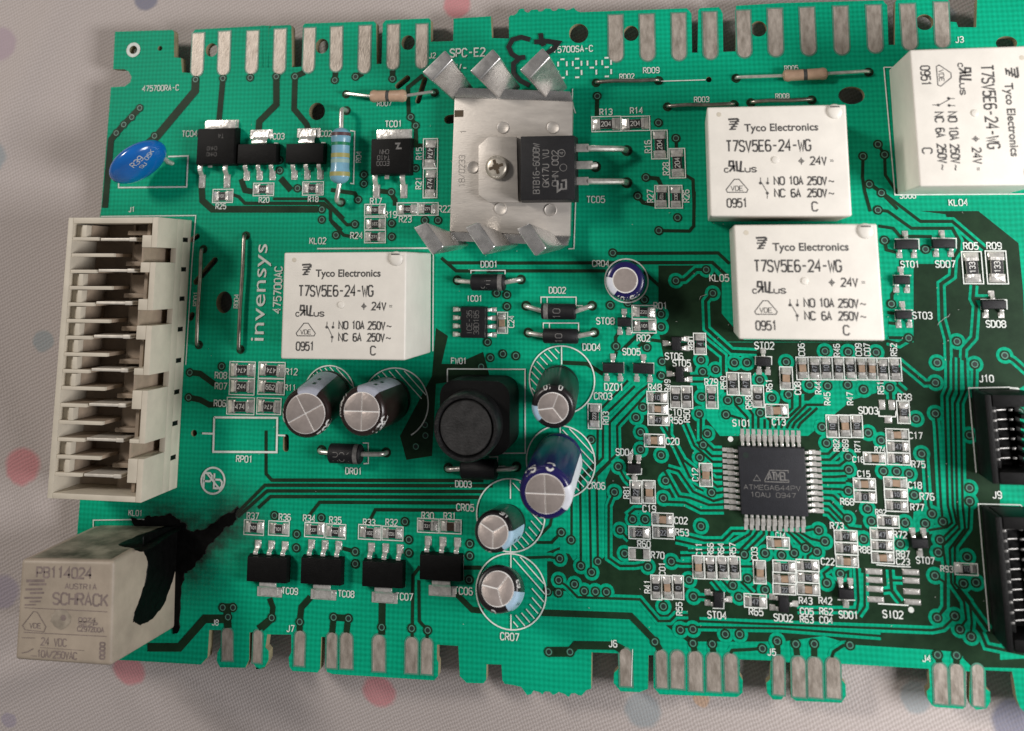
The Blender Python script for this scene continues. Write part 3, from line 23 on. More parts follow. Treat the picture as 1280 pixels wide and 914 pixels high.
CHIPS = [(-49.39,24.65,3.6,2.2,0,'R','101'),(-42.14,25.66,3.6,2.1,0,'R','101'),(-33.44,25.73,3.6,2.2,0,'R','101'),(-13.47,31.23,4.8,2.4,90,'R','474'),(-13.44,26.34,4.7,2.3,90,'R','474'),(-22.65,22.07,3.5,1.9,0,'R','181'),(-22.6,19.91,3.5,2.0,0,'R','331'),(-22.55,17.8,3.5,2.0,0,'R','271'),(-17.21,22.21,3.4,2.0,0,'R','102'),(-13.71,22.19,3.3,2.0,0,'R','271'),(-1.47,4.41,3.2,1.6,90,'C',''),(15.25,35.42,4.6,2.4,0,'R','204'),(19.84,35.39,4.5,2.3,0,'R','204'),(23.52,31.97,4.5,2.5,90,'R','204'),(26.19,29.0,4.6,2.4,90,'R','204'),(23.66,23.81,3.5,2.1,90,'R','102'),(25.79,23.79,3.5,2.0,90,'R','330'),(68.08,13.1,4.6,2.7,90,'R','133'),(71.39,13.15,4.7,2.8,90,'R','133'),(-44.46,-3.62,4.4,2.6,0,'R','474'),(-44.41,-6.24,4.3,2.5,0,'R','244'),(-44.48,-9.24,4.7,2.6,0,'R','474'),(-41.32,-27.58,3.3,2.2,0,'R','101'),(-39.38,-3.55,4.5,2.5,0,'R','474'),(-39.38,-6.11,4.5,2.4,0,'R','662'),(-39.64,-9.14,4.1,2.5,0,'R','474'),(-37.15,-27.51,3.4,2.1,0,'R','101'),(-31.27,-27.47,3.2,2.1,0,'R','331'),(-27.79,-27.53,3.2,2.1,0,'R','102'),(-22.31,-27.39,3.6,2.1,0,'R','331'),(-18.64,-27.4,3.3,2.0,0,'R','102'),(-13.05,-26.0,3.3,2.0,0,'R','331'),(-9.52,-25.97,3.3,2.0,0,'B',''),(20.44,6.26,3.5,2.0,0,'R','220'),(20.46,4.18,3.6,2.0,0,'R','101'),(28.72,1.69,3.1,1.8,90,'R','4'),(22.19,-6.24,3.1,1.7,0,'R','10'),(22.27,-7.85,3.0,1.5,0,'C',''),(22.26,-9.44,3.1,1.6,0,'R','47'),(24.95,-6.11,3.1,1.6,90,'R','0'),(26.58,-6.11,3.2,1.6,90,'R','0'),(30.24,-5.96,3.3,1.7,90,'R','0'),(33.34,-4.01,3.2,1.7,90,'R','47'),(35.11,-4.03,3.2,1.7,90,'R','47'),(36.94,-5.71,3.1,1.6,90,'R','0'),(12.73,-9.23,3.6,2.0,90,'R','223'),(21.61,-12.46,3.0,1.8,0,'C',''),(41.09,-3.03,3.2,1.8,90,'C',''),(43.46,-1.6,3.2,1.7,90,'C',''),(45.16,-1.56,3.2,1.7,90,'R','47'),(46.86,-1.53,3.2,1.7,90,'R','10'),(48.53,-1.51,3.2,1.6,90,'R','47'),(50.15,-1.49,3.2,1.6,90,'R','47'),(51.72,-1.48,3.1,1.5,90,'C',''),(53.24,-1.47,3.1,1.5,90,'C',''),(54.8,-1.47,3.1,1.6,90,'R','10'),(56.44,-1.47,3.2,1.7,90,'R','47'),(39.52,-7.7,3.2,1.8,0,'C',''),(57.17,-7.41,3.1,1.7,90,'R','10'),(47.28,-9.65,3.1,1.7,90,'R','10'),(48.98,-9.6,3.1,1.7,90,'C',''),(50.64,-9.55,3.1,1.6,90,'R','10'),(56.15,-10.57,3.1,1.6,0,'C',''),(56.13,-12.21,3.1,1.6,0,'R','47'),(56.13,-13.85,3.1,1.6,0,'R','10'),(52.82,-13.91,3.0,1.6,0,'C',''),(51.22,-17.5,3.0,1.6,0,'C',''),(51.22,-19.13,3.0,1.6,0,'R','0'),(55.45,-17.17,3.1,1.6,0,'C',''),(55.43,-18.73,3.1,1.4,0,'R','10'),(55.41,-20.23,3.0,1.5,0,'R','10'),(54.14,-22.4,2.9,1.6,0,'R','10'),(48.25,-24.66,3.1,1.6,0,'R','47'),(48.24,-26.29,3.1,1.6,0,'R','47'),(48.24,-27.92,3.0,1.6,0,'C',''),(53.18,-24.11,3.1,1.6,0,'R','47'),(53.14,-25.68,3.0,1.5,0,'R','47'),(53.1,-27.22,3.0,1.5,0,'C',''),(64.07,-28.18,3.0,1.5,0,'R','10'),(28.96,-17.05,3.2,1.8,90,'C',''),(18.68,-19.85,3.2,1.7,90,'R','22'),(20.62,-19.77,3.2,1.8,90,'C',''),(22.49,-23.5,3.1,1.7,0,'C',''),(22.55,-25.33,3.1,1.7,0,'R','22'),(19.07,-25.54,3.1,1.7,0,'R','22'),(21.33,-32.92,3.3,1.5,90,'R','0'),(22.9,-32.83,3.2,1.5,90,'C',''),(24.49,-32.74,3.2,1.5,90,'R','0'),(27.46,-29.84,3.1,1.6,90,'C',''),(29.17,-29.81,3.1,1.6,90,'R','47'),(30.89,-29.77,3.1,1.6,90,'R','47'),(32.59,-29.71,3.1,1.6,90,'R','47'),(36.09,-30.05,3.1,1.7,90,'C',''),(35.33,-33.94,3.1,1.8,0,'R','47'),(38.86,-26.0,3.1,1.6,0,'C',''),(39.55,-29.12,3.1,1.6,0,'R','10'),(39.48,-30.68,3.1,1.5,0,'C',''),(39.41,-32.14,3.1,1.4,0,'R','22'),(42.78,-28.81,3.1,1.5,0,'R','10'),(42.75,-30.37,3.0,1.5,0,'R','10'),(42.73,-31.95,3.1,1.6,0,'C','')]
EMPTY_CHIP = (19.0,-28.48,3.07,1.67)
SMALL_TRANSISTORS = [(17.47,4.75,2.1,1.4,0),(15.66,-2.04,3.2,1.6,0),(20.2,-2.05,3.1,1.6,0),(25.22,1.69,2.1,1.5,90),(25.58,-2.78,2.3,1.3,90),(37.88,-0.71,2.0,1.4,0),(18.53,-16.47,2.0,1.4,180),(59.12,16.43,3.2,1.5,0),(64.24,16.55,3.2,1.4,0),(58.12,11.29,2.3,1.3,0),(58.05,6.29,2.3,1.3,0),(70.38,7.87,3.3,1.4,0),(58.07,-24.96,2.3,1.4,180),(47.8,-32.14,2.1,1.5,180),(39.23,-34.0,2.2,1.5,270),(30.12,-33.92,2.2,1.4,270)]
TAB_TRANSISTORS = [(-38.3,-33.3,6.74,3.97,180,3.19,4.29,3.69,2.25),(-29.5,-33.08,6.71,4.09,180,3.21,4.43,3.96,2.22),(-19.71,-33.01,6.59,3.95,180,3.19,4.42,3.88,2.28),(-10.7,-31.57,6.61,3.9,180,3.29,4.38,3.83,2.29),(-42.95,31.52,7.09,3.64,0,3.12,4.23,4.1,2.3),(-34.53,31.47,6.79,3.54,0,3.2,4.34,4.04,2.28)]
POWER_TRANSISTORS = [(-50.14,32.87,7.16,6.53,5.58,4.44,[(-3.13,-6.61),(-1.38,-3.5),(1.4,-6.66)]),(-19.64,30.67,6.94,6.22,5.61,4.38,[(-2.83,-6.42),(-0.84,-3.65),(1.8,-6.46)])]
DIODES = [(-3.53,10.61,5.38,2.69,-8.79,10.9,1.47,11.06,'R','JF'),(7.51,6.26,5.31,2.52,2.25,7.05,12.57,7.14,'L','10'),(7.79,2.58,5.35,2.36,2.59,2.96,12.86,3.11,'N','10'),(-26.05,-15.71,5.16,3.12,-30.55,-15.56,-19.91,-15.58,'R','R01'),(-4.83,-17.23,5.52,3.13,-9.96,-17.5,0.69,-16.94,'N','')]
BANDED = [(-20.51,40.74,6.3,2.14,-28.16,41.43,-12.91,41.27),(45.98,42.25,6.7,1.95,35.66,42.18,55.47,42.52)]
JUMPERS = [(13.76,42.11,23.69,42.18),(24.93,37.94,35.16,38.04),(37.75,38.26,46.86,38.44),(-52.39,15.78,-52.3,0.22),(-44.91,18.02,-44.96,-0.38)]
RELAYS = [(-22.52,7.36,0.4),(40.09,27.66,-0.3),(43.23,11.14,0.2),(66.16,33.3,-90.0)]
OLD_RELAY = [(-68.93,-28.58,0.0),(-54.36,-28.03,0.0),(-53.83,-43.01,0.0),(-68.56,-43.74,0.0),(-69.68,-29.24,18.0),(-55.0,-28.71,18.0),(-54.38,-42.55,18.0),(-69.42,-42.69,18.0)]
STAIN_SIDE = [(-54.7,-28.99,10.07),(-54.58,-31.13,8.86),(-54.51,-33.47,9.27),(-54.49,-35.09,10.24),(-54.48,-37.12,11.96),(-54.46,-38.27,12.51),(-54.41,-38.8,11.85),(-54.3,-39.67,9.6),(-54.19,-39.54,6.47),(-54.12,-38.56,3.72),(-54.13,-36.79,2.08),(-54.14,-34.81,0.53),(-54.2,-33.02,0.26),(-54.3,-29.65,-0.06),(-54.34,-28.12,-0.47),(-54.75,-26.91,9.38)]
STAIN_TOP = [(-58.6,-28.57,10.32),(-58.44,-28.43,6.57),(-57.61,-28.29,3.37),(-56.57,-28.14,0.38),(-54.57,-28.02,-1.03),(-53.11,-28.06,1.58),(-52.87,-28.26,7.37),(-52.77,-28.46,13.34),(-55.31,-28.51,12.13)]
STAIN_BOARD = [(-62.18,-27.81),(-60.54,-27.15),(-58.55,-26.63),(-55.21,-26.42),(-53.14,-27.55),(-51.75,-28.64),(-49.16,-27.8),(-45.2,-25.31),(-44.07,-24.89),(-44.78,-27.03),(-46.82,-28.56),(-48.98,-31.1),(-50.18,-32.88),(-52.05,-34.69),(-52.94,-36.17),(-53.03,-42.67),(-54.26,-43.37),(-55.36,-34.58)]
COMB_CORNERS = [(-70.45,20.69),(-55.04,20.46),(-55.32,-22.3),(-70.46,-22.03)]
CHIP_CENTRE = (38.45,-17.41)
SMALL_IC = (-5.93,4.46,4.27,4.86)
BARE_LANDS = [(51.79,-29.17,2.3,0.8),(51.77,-30.28,2.29,0.8),(51.77,-31.47,2.29,0.79),(51.8,-32.85,2.28,0.79),(56.75,-28.98,2.28,0.79),(56.72,-30.1,2.27,0.79),(56.69,-31.54,2.27,0.79),(56.71,-32.91,2.26,0.78),(54.31,-6.47,0.9,1.4),(55.65,-6.47,0.9,1.4),(55.04,-8.47,1.1,1.1)]
PLATE = [(-8.87,39.89),(10.24,38.7),(9.54,17.74),(-9.46,18.48)]
BOSSES = [(-0.91,34.81),(7.09,34.63),(-5.77,28.56),(-1.29,21.95),(6.6,21.7)]
FINS = [[(-9.06,39.29,3.0),(-5.97,41.61,3.0),(-7.72,44.87,9.6),(-11.05,41.47,9.6),(-9.03,46.4,9.6),(-12.73,42.93,9.6)],[(-1.23,39.08,3.0),(1.83,41.38,3.0),(-0.14,44.84,9.6),(-3.45,41.47,9.6),(-1.42,46.36,9.6),(-5.09,42.91,9.6)],[(6.39,38.88,3.0),(9.41,41.16,3.0),(7.6,44.72,9.6),(4.32,41.39,9.6),(6.36,46.22,9.6),(2.73,42.81,9.6)],[(-9.14,18.36,3.0),(-6.48,16.45,3.0),(-8.87,15.94,9.6),(-11.6,19.73,9.6),(-10.65,14.66,9.6),(-13.7,18.89,9.6)],[(-1.09,18.33,3.0),(1.5,16.44,3.0),(-0.97,15.93,9.6),(-3.61,19.69,9.6),(-2.72,14.66,9.6),(-5.68,18.86,9.6)],[(6.81,18.31,3.0),(9.34,16.43,3.0),(6.79,15.75,9.6),(4.23,19.47,9.6),(5.06,14.49,9.6),(2.19,18.64,9.6)]]
TRIAC = {'tab':[(1.47,33.15),(-2.96,33.24),(-4.65,31.83),(-4.61,24.11),(-3.01,22.95),(1.72,22.91)],'body':[(1.99,32.93),(10.96,32.89),(11.13,22.89),(2.23,22.78)],'legs':[((10.67,31.08),(14.07,31.02),(18.4,31.12)),((10.64,28.43),(14.03,28.38),(13.38,28.64)),((10.61,25.98),(13.99,25.94),(18.29,26.06))],'screw':(-1.55,28.33)}
CAPACITORS = [(-29.68,-6.8,0.0,-28.26,-8.17,14.0,2.84,3.66),(-19.47,-7.61,0.0,-19.74,-7.64,14.0,2.65,3.57),(7.36,-4.62,0.0,7.84,-6.73,11.5,2.16,3.14),(7.23,-15.15,0.0,7.1,-17.64,15.0,2.69,3.72),(-0.58,-25.08,0.0,-0.9,-23.86,11.0,2.14,2.83),(-1.1,-34.47,0.0,-0.23,-31.31,11.0,2.23,3.1),(17.93,10.8,0.0,18.13,11.11,7.0,1.83,2.86)]
COIL = (-4.17,-8.79,10.81,-4.8,-9.8,4.84,3.9)
BLUE_DISC = (-62.23,30.02,5.0,-58.52,29.91,11.15)
BLUE_RESISTOR = (-28.04,38.65,-28.49,23.38,-27.96,35.44,3.0,-28.06,26.2,3.0,3.73)
HEADER_SMALL = [(66.32,-3.88),(72.12,-3.74),(71.49,-15.97),(66.36,-15.41),(67.45,-6.32),(67.51,-7.58),(67.48,-8.88),(67.46,-10.16),(67.51,-11.45),(67.57,-12.7),(70.11,-6.16),(69.97,-12.55)]
HEADER_LARGE = [(66.39,-19.58),(71.84,-19.47),(71.6,-37.46),(66.66,-36.26),(67.69,-21.93),(67.64,-33.5),(69.91,-21.78),(69.98,-33.55)]
SPOTS = [(-94.45,52.59,3.16,'m'),(-94.08,31.97,2.93,'t'),(-68.2,60.92,2.23,'n'),(-10.13,57.13,2.4,'r'),(-81.93,0.24,1.85,'t'),(-83.9,-20.31,3.03,'r'),(-85.94,-40.24,2.69,'v'),(-64.94,-52.28,2.68,'r'),(-22.5,-52.78,2.71,'r'),(18.66,-51.53,2.71,'t'),(27.21,-49.18,1.16,'o'),(57.23,-46.9,2.16,'t'),(70.22,-49.33,3.13,'n'),(-86.35,-61.62,1.32,'v'),(68.18,52.09,1.89,'t')]
WORDMARK = (-41.74,8.82,15.29)
NO_LEAD = (-48.64,-20.86,2.14)
DOTS = [(32.71,-11.89,0.39),(56.44,-33.9,0.39)]
DATE_CODE = (10.86,44.63,3.05)
INK = [[(3.11,49.61),(1.65,50.06),(0.18,49.72),(-0.48,48.53),(0.05,47.3),(1.11,46.6),(2.3,46.69)],[(1.37,46.59),(0.31,45.69),(0.31,44.09),(1.36,42.86),(2.94,42.02)],[(4.83,50.61),(4.96,49.54),(5.34,48.45)],[(3.77,49.18),(5.88,49.23),(7.71,48.9),(6.92,47.86),(5.6,47.11)]]

scene = bpy.context.scene
scene.unit_settings.system = 'METRIC'; scene.unit_settings.scale_length = 0.01
col = scene.collection

# ------------------------------------------------------------------ camera, light, exposure
cam = bpy.data.cameras.new('camera'); cam_ob = bpy.data.objects.new('camera', cam); col.objects.link(cam_ob)
mw = Matrix(CAM_ROT).to_4x4(); mw.translation = Vector(CAM_LOC)*S
cam_ob.matrix_world = mw
cam.sensor_width = 36; cam.sensor_fit = 'HORIZONTAL'; cam.lens = CAM_LENS; cam.shift_x, cam.shift_y = CAM_SHIFT
cam.clip_start = .5; cam.clip_end = 500
cam.dof.use_dof = True; cam.dof.focus_distance = (CAM_LOC[2]-2)*S; cam.dof.aperture_fstop = .22; cam.dof.aperture_blades = 0
scene.camera = cam_ob
world = bpy.data.worlds.new('World'); scene.world = world; world.use_nodes = True
bg = world.node_tree.nodes['Background']; bg.inputs[0].default_value = (1, .97, .95, 1); bg.inputs[1].default_value = .11
def lamp(name, loc, target, size, power, colour, shape='RECTANGLE', size_y=None):
    l = bpy.data.lights.new(name, 'AREA'); l.shape = shape; l.size = size
    if shape == 'RECTANGLE': l.size_y = size_y or size
    l.energy = power; l.color = colour
    o = bpy.data.objects.new(name, l); col.objects.link(o); o.location = loc
    o.rotation_euler = (Vector(target)-Vector(loc)).to_track_quat('-Z', 'Y').to_euler()
    return o
lamp('window_light', (18, -1.6, 11.5), (4, 0, 0), 7, 4300, (1, .972, .965), 'RECTANGLE', 8)
lamp('room_light', (-32, 20, 36), (0, 0, 0), 10, 12600, (1, .925, .85), 'RECTANGLE', 7)
scene.view_settings.view_transform = 'Standard'; scene.view_settings.look = 'None'
scene.view_settings.exposure = 0; scene.view_settings.gamma = 1
scene.cycles.max_bounces = 6

# ------------------------------------------------------------------ materials
MATS = {}
def nt_new(name):
    m = bpy.data.materials.new(name); m.use_nodes = True
    nt = m.node_tree; return m, nt, nt.nodes['Principled BSDF']
def mat(name, c, rough=.5, metal=0, vary=0, vscale=4, bump=0, bscale=30, spec=.5, coat=0, c2=None, stretch=None, rvary=0):
    """plain colour broken up by noise; optional fine relief"""
    m, nt, b = nt_new(name); N = nt.nodes; Lk = nt.links
    b.inputs['Roughness'].default_value = rough; b.inputs['Metallic'].default_value = metal
    b.inputs['Specular IOR Level'].default_value = spec; b.inputs['Coat Weight'].default_value = coat; b.inputs['Coat Roughness'].default_value = .12
    b.inputs['Base Color'].default_value = (*c, 1)
    if vary or bump or rvary:
        tc = N.new('ShaderNodeTexCoord'); mp = N.new('ShaderNodeMapping')
        oi = N.new('ShaderNodeObjectInfo'); sh = N.new('ShaderNodeVectorMath'); sh.operation = 'MULTIPLY_ADD'; sh.inputs[1].default_value = (37, 19, 53)   # no two copies share their wear
        Lk.new(oi.outputs['Random'], sh.inputs[0]); Lk.new(tc.outputs['Object'], sh.inputs[2]); Lk.new(sh.outputs[0], mp.inputs[0])
        if stretch: mp.inputs['Scale'].default_value = stretch
    if vary:
        n = N.new('ShaderNodeTexNoise'); n.inputs['Scale'].default_value = vscale; n.inputs['Detail'].default_value = 6; n.inputs['Roughness'].default_value = .62
        Lk.new(mp.outputs[0], n.inputs[0])
        r = N.new('ShaderNodeValToRGB'); r.color_ramp.elements[0].position = .3; r.color_ramp.elements[1].position = .7
        lo = c2 or tuple(x*(1-vary) for x in c); r.color_ramp.elements[0].color = (*lo, 1)
        r.color_ramp.elements[1].color = (*(tuple(min(1, x*(1+vary*.6)) for x in c)), 1)
        Lk.new(n.outputs['Fac'], r.inputs[0]); Lk.new(r.outputs[0], b.inputs['Base Color'])
        if rvary:
            mr = N.new('ShaderNodeMapRange'); mr.inputs[3].default_value = rough-rvary; mr.inputs[4].default_value = rough+rvary
            Lk.new(n.outputs['Fac'], mr.inputs[0]); Lk.new(mr.outputs[0], b.inputs['Roughness'])
    if bump:
        n2 = N.new('ShaderNodeTexNoise'); n2.inputs['Scale'].default_value = bscale; n2.inputs['Detail'].default_value = 4
        Lk.new(mp.outputs[0], n2.inputs[0]); bp = N.new('ShaderNodeBump'); bp.inputs['Strength'].default_value = bump; bp.inputs['Distance'].default_value = .02
        Lk.new(n2.outputs['Fac'], bp.inputs['Height']); Lk.new(bp.outputs[0], b.inputs['Normal'])
    MATS[name] = m; return m
def math_node(nt, op, a, b=None):
    n = nt.nodes.new('ShaderNodeMath'); n.operation = op
    for i, v in enumerate((a, b)):
        if v is None: continue
        if isinstance(v, (int, float)): n.inputs[i].default_value = v
        else: nt.links.new(v, n.inputs[i])
    return n.outputs[0]
def laminate_material():
    """green solder mask over glass weave: the square weave shows through as a faint grid"""
    m, nt, b = nt_new('green_laminate'); N = nt.nodes; Lk = nt.links
    tc = N.new('ShaderNodeTexCoord'); sp = N.new('ShaderNodeSeparateXYZ'); 
    nz = N.new('ShaderNodeTexNoise'); nz.inputs['Scale'].default_value = 3; nz.inputs['Detail'].default_value = 3; Lk.new(tc.outputs['Object'], nz.inputs[0])
    wob = N.new('ShaderNodeVectorMath'); wob.operation = 'MULTIPLY_ADD'; wob.inputs[1].default_value = (.03, .03, 0)
    Lk.new(nz.outputs['Color'], wob.inputs[0]); Lk.new(tc.outputs['Object'], wob.inputs[2]); Lk.new(wob.outputs[0], sp.inputs[0])
    k = 2*math.pi/.072
    sx = math_node(nt, 'SINE', math_node(nt, 'MULTIPLY', sp.outputs[0], k)); sy = math_node(nt, 'SINE', math_node(nt, 'MULTIPLY', sp.outputs[1], k*.92))
    w = math_node(nt, 'ADD', math_node(nt, 'MULTIPLY', sx, .10), math_node(nt, 'MULTIPLY', sy, .13))
    n2 = N.new('ShaderNodeTexNoise'); n2.inputs['Scale'].default_value = .45; n2.inputs['Detail'].default_value = 5; Lk.new(tc.outputs['Object'], n2.inputs[0])
    n3 = N.new('ShaderNodeTexNoise'); n3.inputs['Scale'].default_value = 25; n3.inputs['Detail'].default_value = 3; Lk.new(tc.outputs['Object'], n3.inputs[0])
    f = math_node(nt, 'ADD', math_node(nt, 'ADD', w, .5), math_node(nt, 'ADD', math_node(nt, 'MULTIPLY', math_node(nt, 'SUBTRACT', n2.outputs['Fac'], .5), 1.0), math_node(nt, 'MULTIPLY', math_node(nt, 'SUBTRACT', n3.outputs['Fac'], .5), .35)))
    r = N.new('ShaderNodeValToRGB'); r.color_ramp.elements[0].color = (.000, .20, .108, 1); r.color_ramp.elements[1].color = (.003, .475, .268, 1)
    Lk.new(f, r.inputs[0]); Lk.new(r.outputs[0], b.inputs['Base Color'])
    b.inputs['Roughness'].default_value = .5; b.inputs['Specular IOR Level'].default_value = .09
    bp = N.new('ShaderNodeBump'); bp.inputs['Strength'].default_value = .12; bp.inputs['Distance'].default_value = .01; Lk.new(f, bp.inputs['Height']); Lk.new(bp.outputs[0], b.inputs['Normal'])
    MATS['laminate'] = m; return m
def cloth_material():
    m, nt, b = nt_new('printed_cotton'); N = nt.nodes; Lk = nt.links
    tc = N.new('ShaderNodeTexCoord'); sp = N.new('ShaderNodeSeparateXYZ'); Lk.new(tc.outputs['Object'], sp.inputs[0])
    X, Y = sp.outputs[0], sp.outputs[1]
    nz = N.new('ShaderNodeTexNoise'); nz.inputs['Scale'].default_value = 7; nz.inputs['Detail'].default_value = 4; Lk.new(tc.outputs['Object'], nz.inputs[0])
    nb = math_node(nt, 'MULTIPLY', math_node(nt, 'SUBTRACT', nz.outputs['Fac'], .5), .22)
    n4 = N.new('ShaderNodeTexNoise'); n4.inputs['Scale'].default_value = 60; n4.inputs['Detail'].default_value = 2; Lk.new(tc.outputs['Object'], n4.inputs[0])
    # fine twill: diagonal ribs crossed by the weft
    wob = math_node(nt, 'MULTIPLY', nz.outputs['Fac'], .06)
    d1 = math_node(nt, 'ADD', math_node(nt, 'ADD', math_node(nt, 'MULTIPLY', X, -.48), math_node(nt, 'MULTIPLY', Y, .88)), wob)
    d2 = math_node(nt, 'ADD', math_node(nt, 'ADD', math_node(nt, 'MULTIPLY', X, .97), math_node(nt, 'MULTIPLY', Y, .24)), wob)
    k = 2*math.pi/.058
    rib = math_node(nt, 'ADD', math_node(nt, 'MULTIPLY', math_node(nt, 'SINE', math_node(nt, 'MULTIPLY', d1, k)), .24), math_node(nt, 'MULTIPLY', math_node(nt, 'SINE', math_node(nt, 'MULTIPLY', d2, k*1.25)), .15))
    rib = math_node(nt, 'ADD', rib, math_node(nt, 'MULTIPLY', math_node(nt, 'SUBTRACT', n4.outputs['Fac'], .5), .5))
    r = N.new('ShaderNodeValToRGB'); r.color_ramp.elements[0].color = (.40, .348, .325, 1); r.color_ramp.elements[1].color = (.59, .535, .522, 1)
    Lk.new(math_node(nt, 'ADD', rib, .5), r.inputs[0]); cur = r.outputs[0]
    tint = dict(m=(.40, .30, .37), t=(.27, .33, .36), n=(.10, .12, .22), r=(.62, .17, .20), v=(.33, .29, .38), o=(.62, .38, .22))
    for x, y, rad, kx in SPOTS:
        dx = math_node(nt, 'SUBTRACT', X, x*S); dy = math_node(nt, 'SUBTRACT', Y, y*S)
        d = math_node(nt, 'SQRT', math_node(nt, 'ADD', math_node(nt, 'MULTIPLY', dx, dx), math_node(nt, 'MULTIPLY', dy, dy)))
        d = math_node(nt, 'ADD', d, math_node(nt, 'MULTIPLY', nb, .35))
        mr = N.new('ShaderNodeMapRange'); mr.inputs[1].default_value = rad*S*.84; mr.inputs[2].default_value = rad*S*1.10; mr.inputs[3].default_value = .74; mr.inputs[4].default_value = 0
        Lk.new(d, mr.inputs[0]); mx = N.new('ShaderNodeMix'); mx.data_type = 'RGBA'
        fac = math_node(nt, 'MULTIPLY', mr.outputs[0], math_node(nt, 'ADD', math_node(nt, 'MULTIPLY', rib, .3), .88))
        Lk.new(fac, mx.inputs['Factor']); Lk.new(cur, mx.inputs['A']); mx.inputs['B'].default_value = (*tint[kx], 1); cur = mx.outputs['Result']
    Lk.new(cur, b.inputs['Base Color']); b.inputs['Roughness'].default_value = .8; b.inputs['Sheen Weight'].default_value = .15
    bp = N.new('ShaderNodeBump'); bp.inputs['Strength'].default_value = .5; bp.inputs['Distance'].default_value = .012; Lk.new(rib, bp.inputs['Height']); Lk.new(bp.outputs[0], b.inputs['Normal'])
    MATS['cloth'] = m; return m
laminate_material(); cloth_material()
mat('copper', (.014, .036, .017), .42, vary=.3, vscale=4, c2=(.008, .024, .011), spec=.14)
mat('edge', (.30, .27, .16), .8, vary=.3)
mat('tin', (.47, .42, .37), .46, .45, vary=.3, vscale=7, c2=(.28, .24, .20), stretch=(.7, 1.6, 1), rvary=.12, bump=.2, bscale=24)
mat('solder', (.86, .84, .80), .28, .65, vary=.28, vscale=16, bump=.5, bscale=12)
mat('lead', (.80, .77, .72), .30, .7, vary=.3, vscale=10)
mat('wire', (.42, .38, .33), .35, 1, vary=.4, vscale=9)
mat('silk', (.74, .78, .74), .65, vary=.18, vscale=18)
mat('via_rim', (.085, .25, .18), .4, vary=.2, vscale=20)
mat('dark_disc', (.006, .016, .012), .6)  # painted shade of the via bores; also colours the index dot
mat('relay_white', (.79, .755, .69), .42, vary=.07, vscale=2.6, bump=.10, bscale=50)
mat('relay_old', (.41, .345, .275), .5, vary=.22, vscale=1.6, bump=.1, bscale=40)
mat('print', (.028, .027, .028), .6, vary=.3, vscale=22, c2=(.09, .085, .08))
mat('print_faded', (.24, .19, .175), .7, vary=.3, vscale=14)
mat('cream', (.63, .575, .475), .5, vary=.12, vscale=2.2, bump=.08, bscale=40)
mat('shade_brown', (.36, .285, .215), .6, vary=.25, vscale=3)  # brown paints shade into the cream connector's slots and cavities
mat('black', (.0045, .0045, .0045), .5, vary=.3, vscale=12, bump=.25, bscale=70, spec=.15)
mat('chip_black', (.011, .011, .013), .5, vary=.2, vscale=10, bump=.3, bscale=90, spec=.3)
mat('mcu_black', (.020, .021, .026), .5, vary=.15, vscale=10, bump=.3, bscale=90, spec=.3)
mat('pin_metal', (.24, .235, .225), .35, .6, vary=.5, vscale=18)
mat('laser', (.17, .165, .16), .7, vary=.5, vscale=20)
mat('resist', (.020, .020, .021), .38, vary=.3, vscale=15)
mat('resist_brown', (.055, .030, .020), .4, vary=.3, vscale=15)
mat('mark_white', (.66, .66, .64), .6, vary=.2, vscale=25)
mat('mark_blue', (.26, .28, .30), .6, vary=.2, vscale=25)
mat('ceramic', (.34, .235, .16), .45, vary=.25, vscale=12)
mat('alumina', (.66, .64, .60), .5)
mat('aluminium', (.55, .515, .475), .46, .5, vary=.10, vscale=7, rvary=.08, bump=.14, bscale=40, stretch=(.35, 1.6, 1))
mat('fin_metal', (.76, .75, .74), .27, .9, vary=.14, vscale=7, rvary=.08, bump=.12, bscale=9)
mat('steel', (.62, .57, .49), .38, .6, vary=.3, vscale=8)
mat('can', (.62, .54, .505), .36, .7, vary=.14, vscale=8, bump=.15, bscale=20)
mat('groove_glint', (.90, .89, .87), .35, .2)
mat('sleeve_black', (.011, .009, .010), .32, vary=.3, vscale=5)
mat('sleeve_brown', (.020, .011, .010), .30, vary=.3, vscale=5)
mat('sleeve_indigo', (.013, .010, .085), .25, vary=.2, vscale=5)
mat('stripe_blue', (.36, .52, .66), .4, vary=.15, vscale=6)
mat('stripe_grey', (.42, .44, .52), .4, vary=.15, vscale=6)
mat('stripe_white', (.66, .68, .74), .4, vary=.15, vscale=6)
mat('varistor_blue', (.006, .15, .56), .22, vary=.12, vscale=3, coat=.6, bump=.1, bscale=6)
mat('resistor_blue', (.20, .42, .56), .30, vary=.15, vscale=6, coat=.4)
mat('band_brown', (.10, .045, .05), .4); mat('band_green', (.01, .20, .09), .4); mat('band_gold', (.36, .34, .12), .4); mat('band_pale', (.30, .45, .40), .4)
mat('beige', (.50, .335, .235), .42, vary=.2, vscale=6)
mat('ferrite', (.006, .006, .0065), .42, vary=.5, vscale=9, bump=.5, bscale=26, rvary=.12)
mat('ferrite_dusty', (.016, .0155, .0155), .62, vary=.75, vscale=7, bump=.5, bscale=30)
mat('char', (.003, .003, .003), .42, vary=.6, vscale=9, bump=.45, bscale=11, spec=.09)
mat('soot', (.040, .036, .026), .8, vary=.5, vscale=4, c2=(.10, .095, .07))
mat('stamp', (.30, .28, .255), .5, .4)
mat('drive_dark', (.10, .075, .05), .5, .6)
mat('lint', (.45, .45, .42), .8)
mat('marker', (.005, .005, .006), .45)

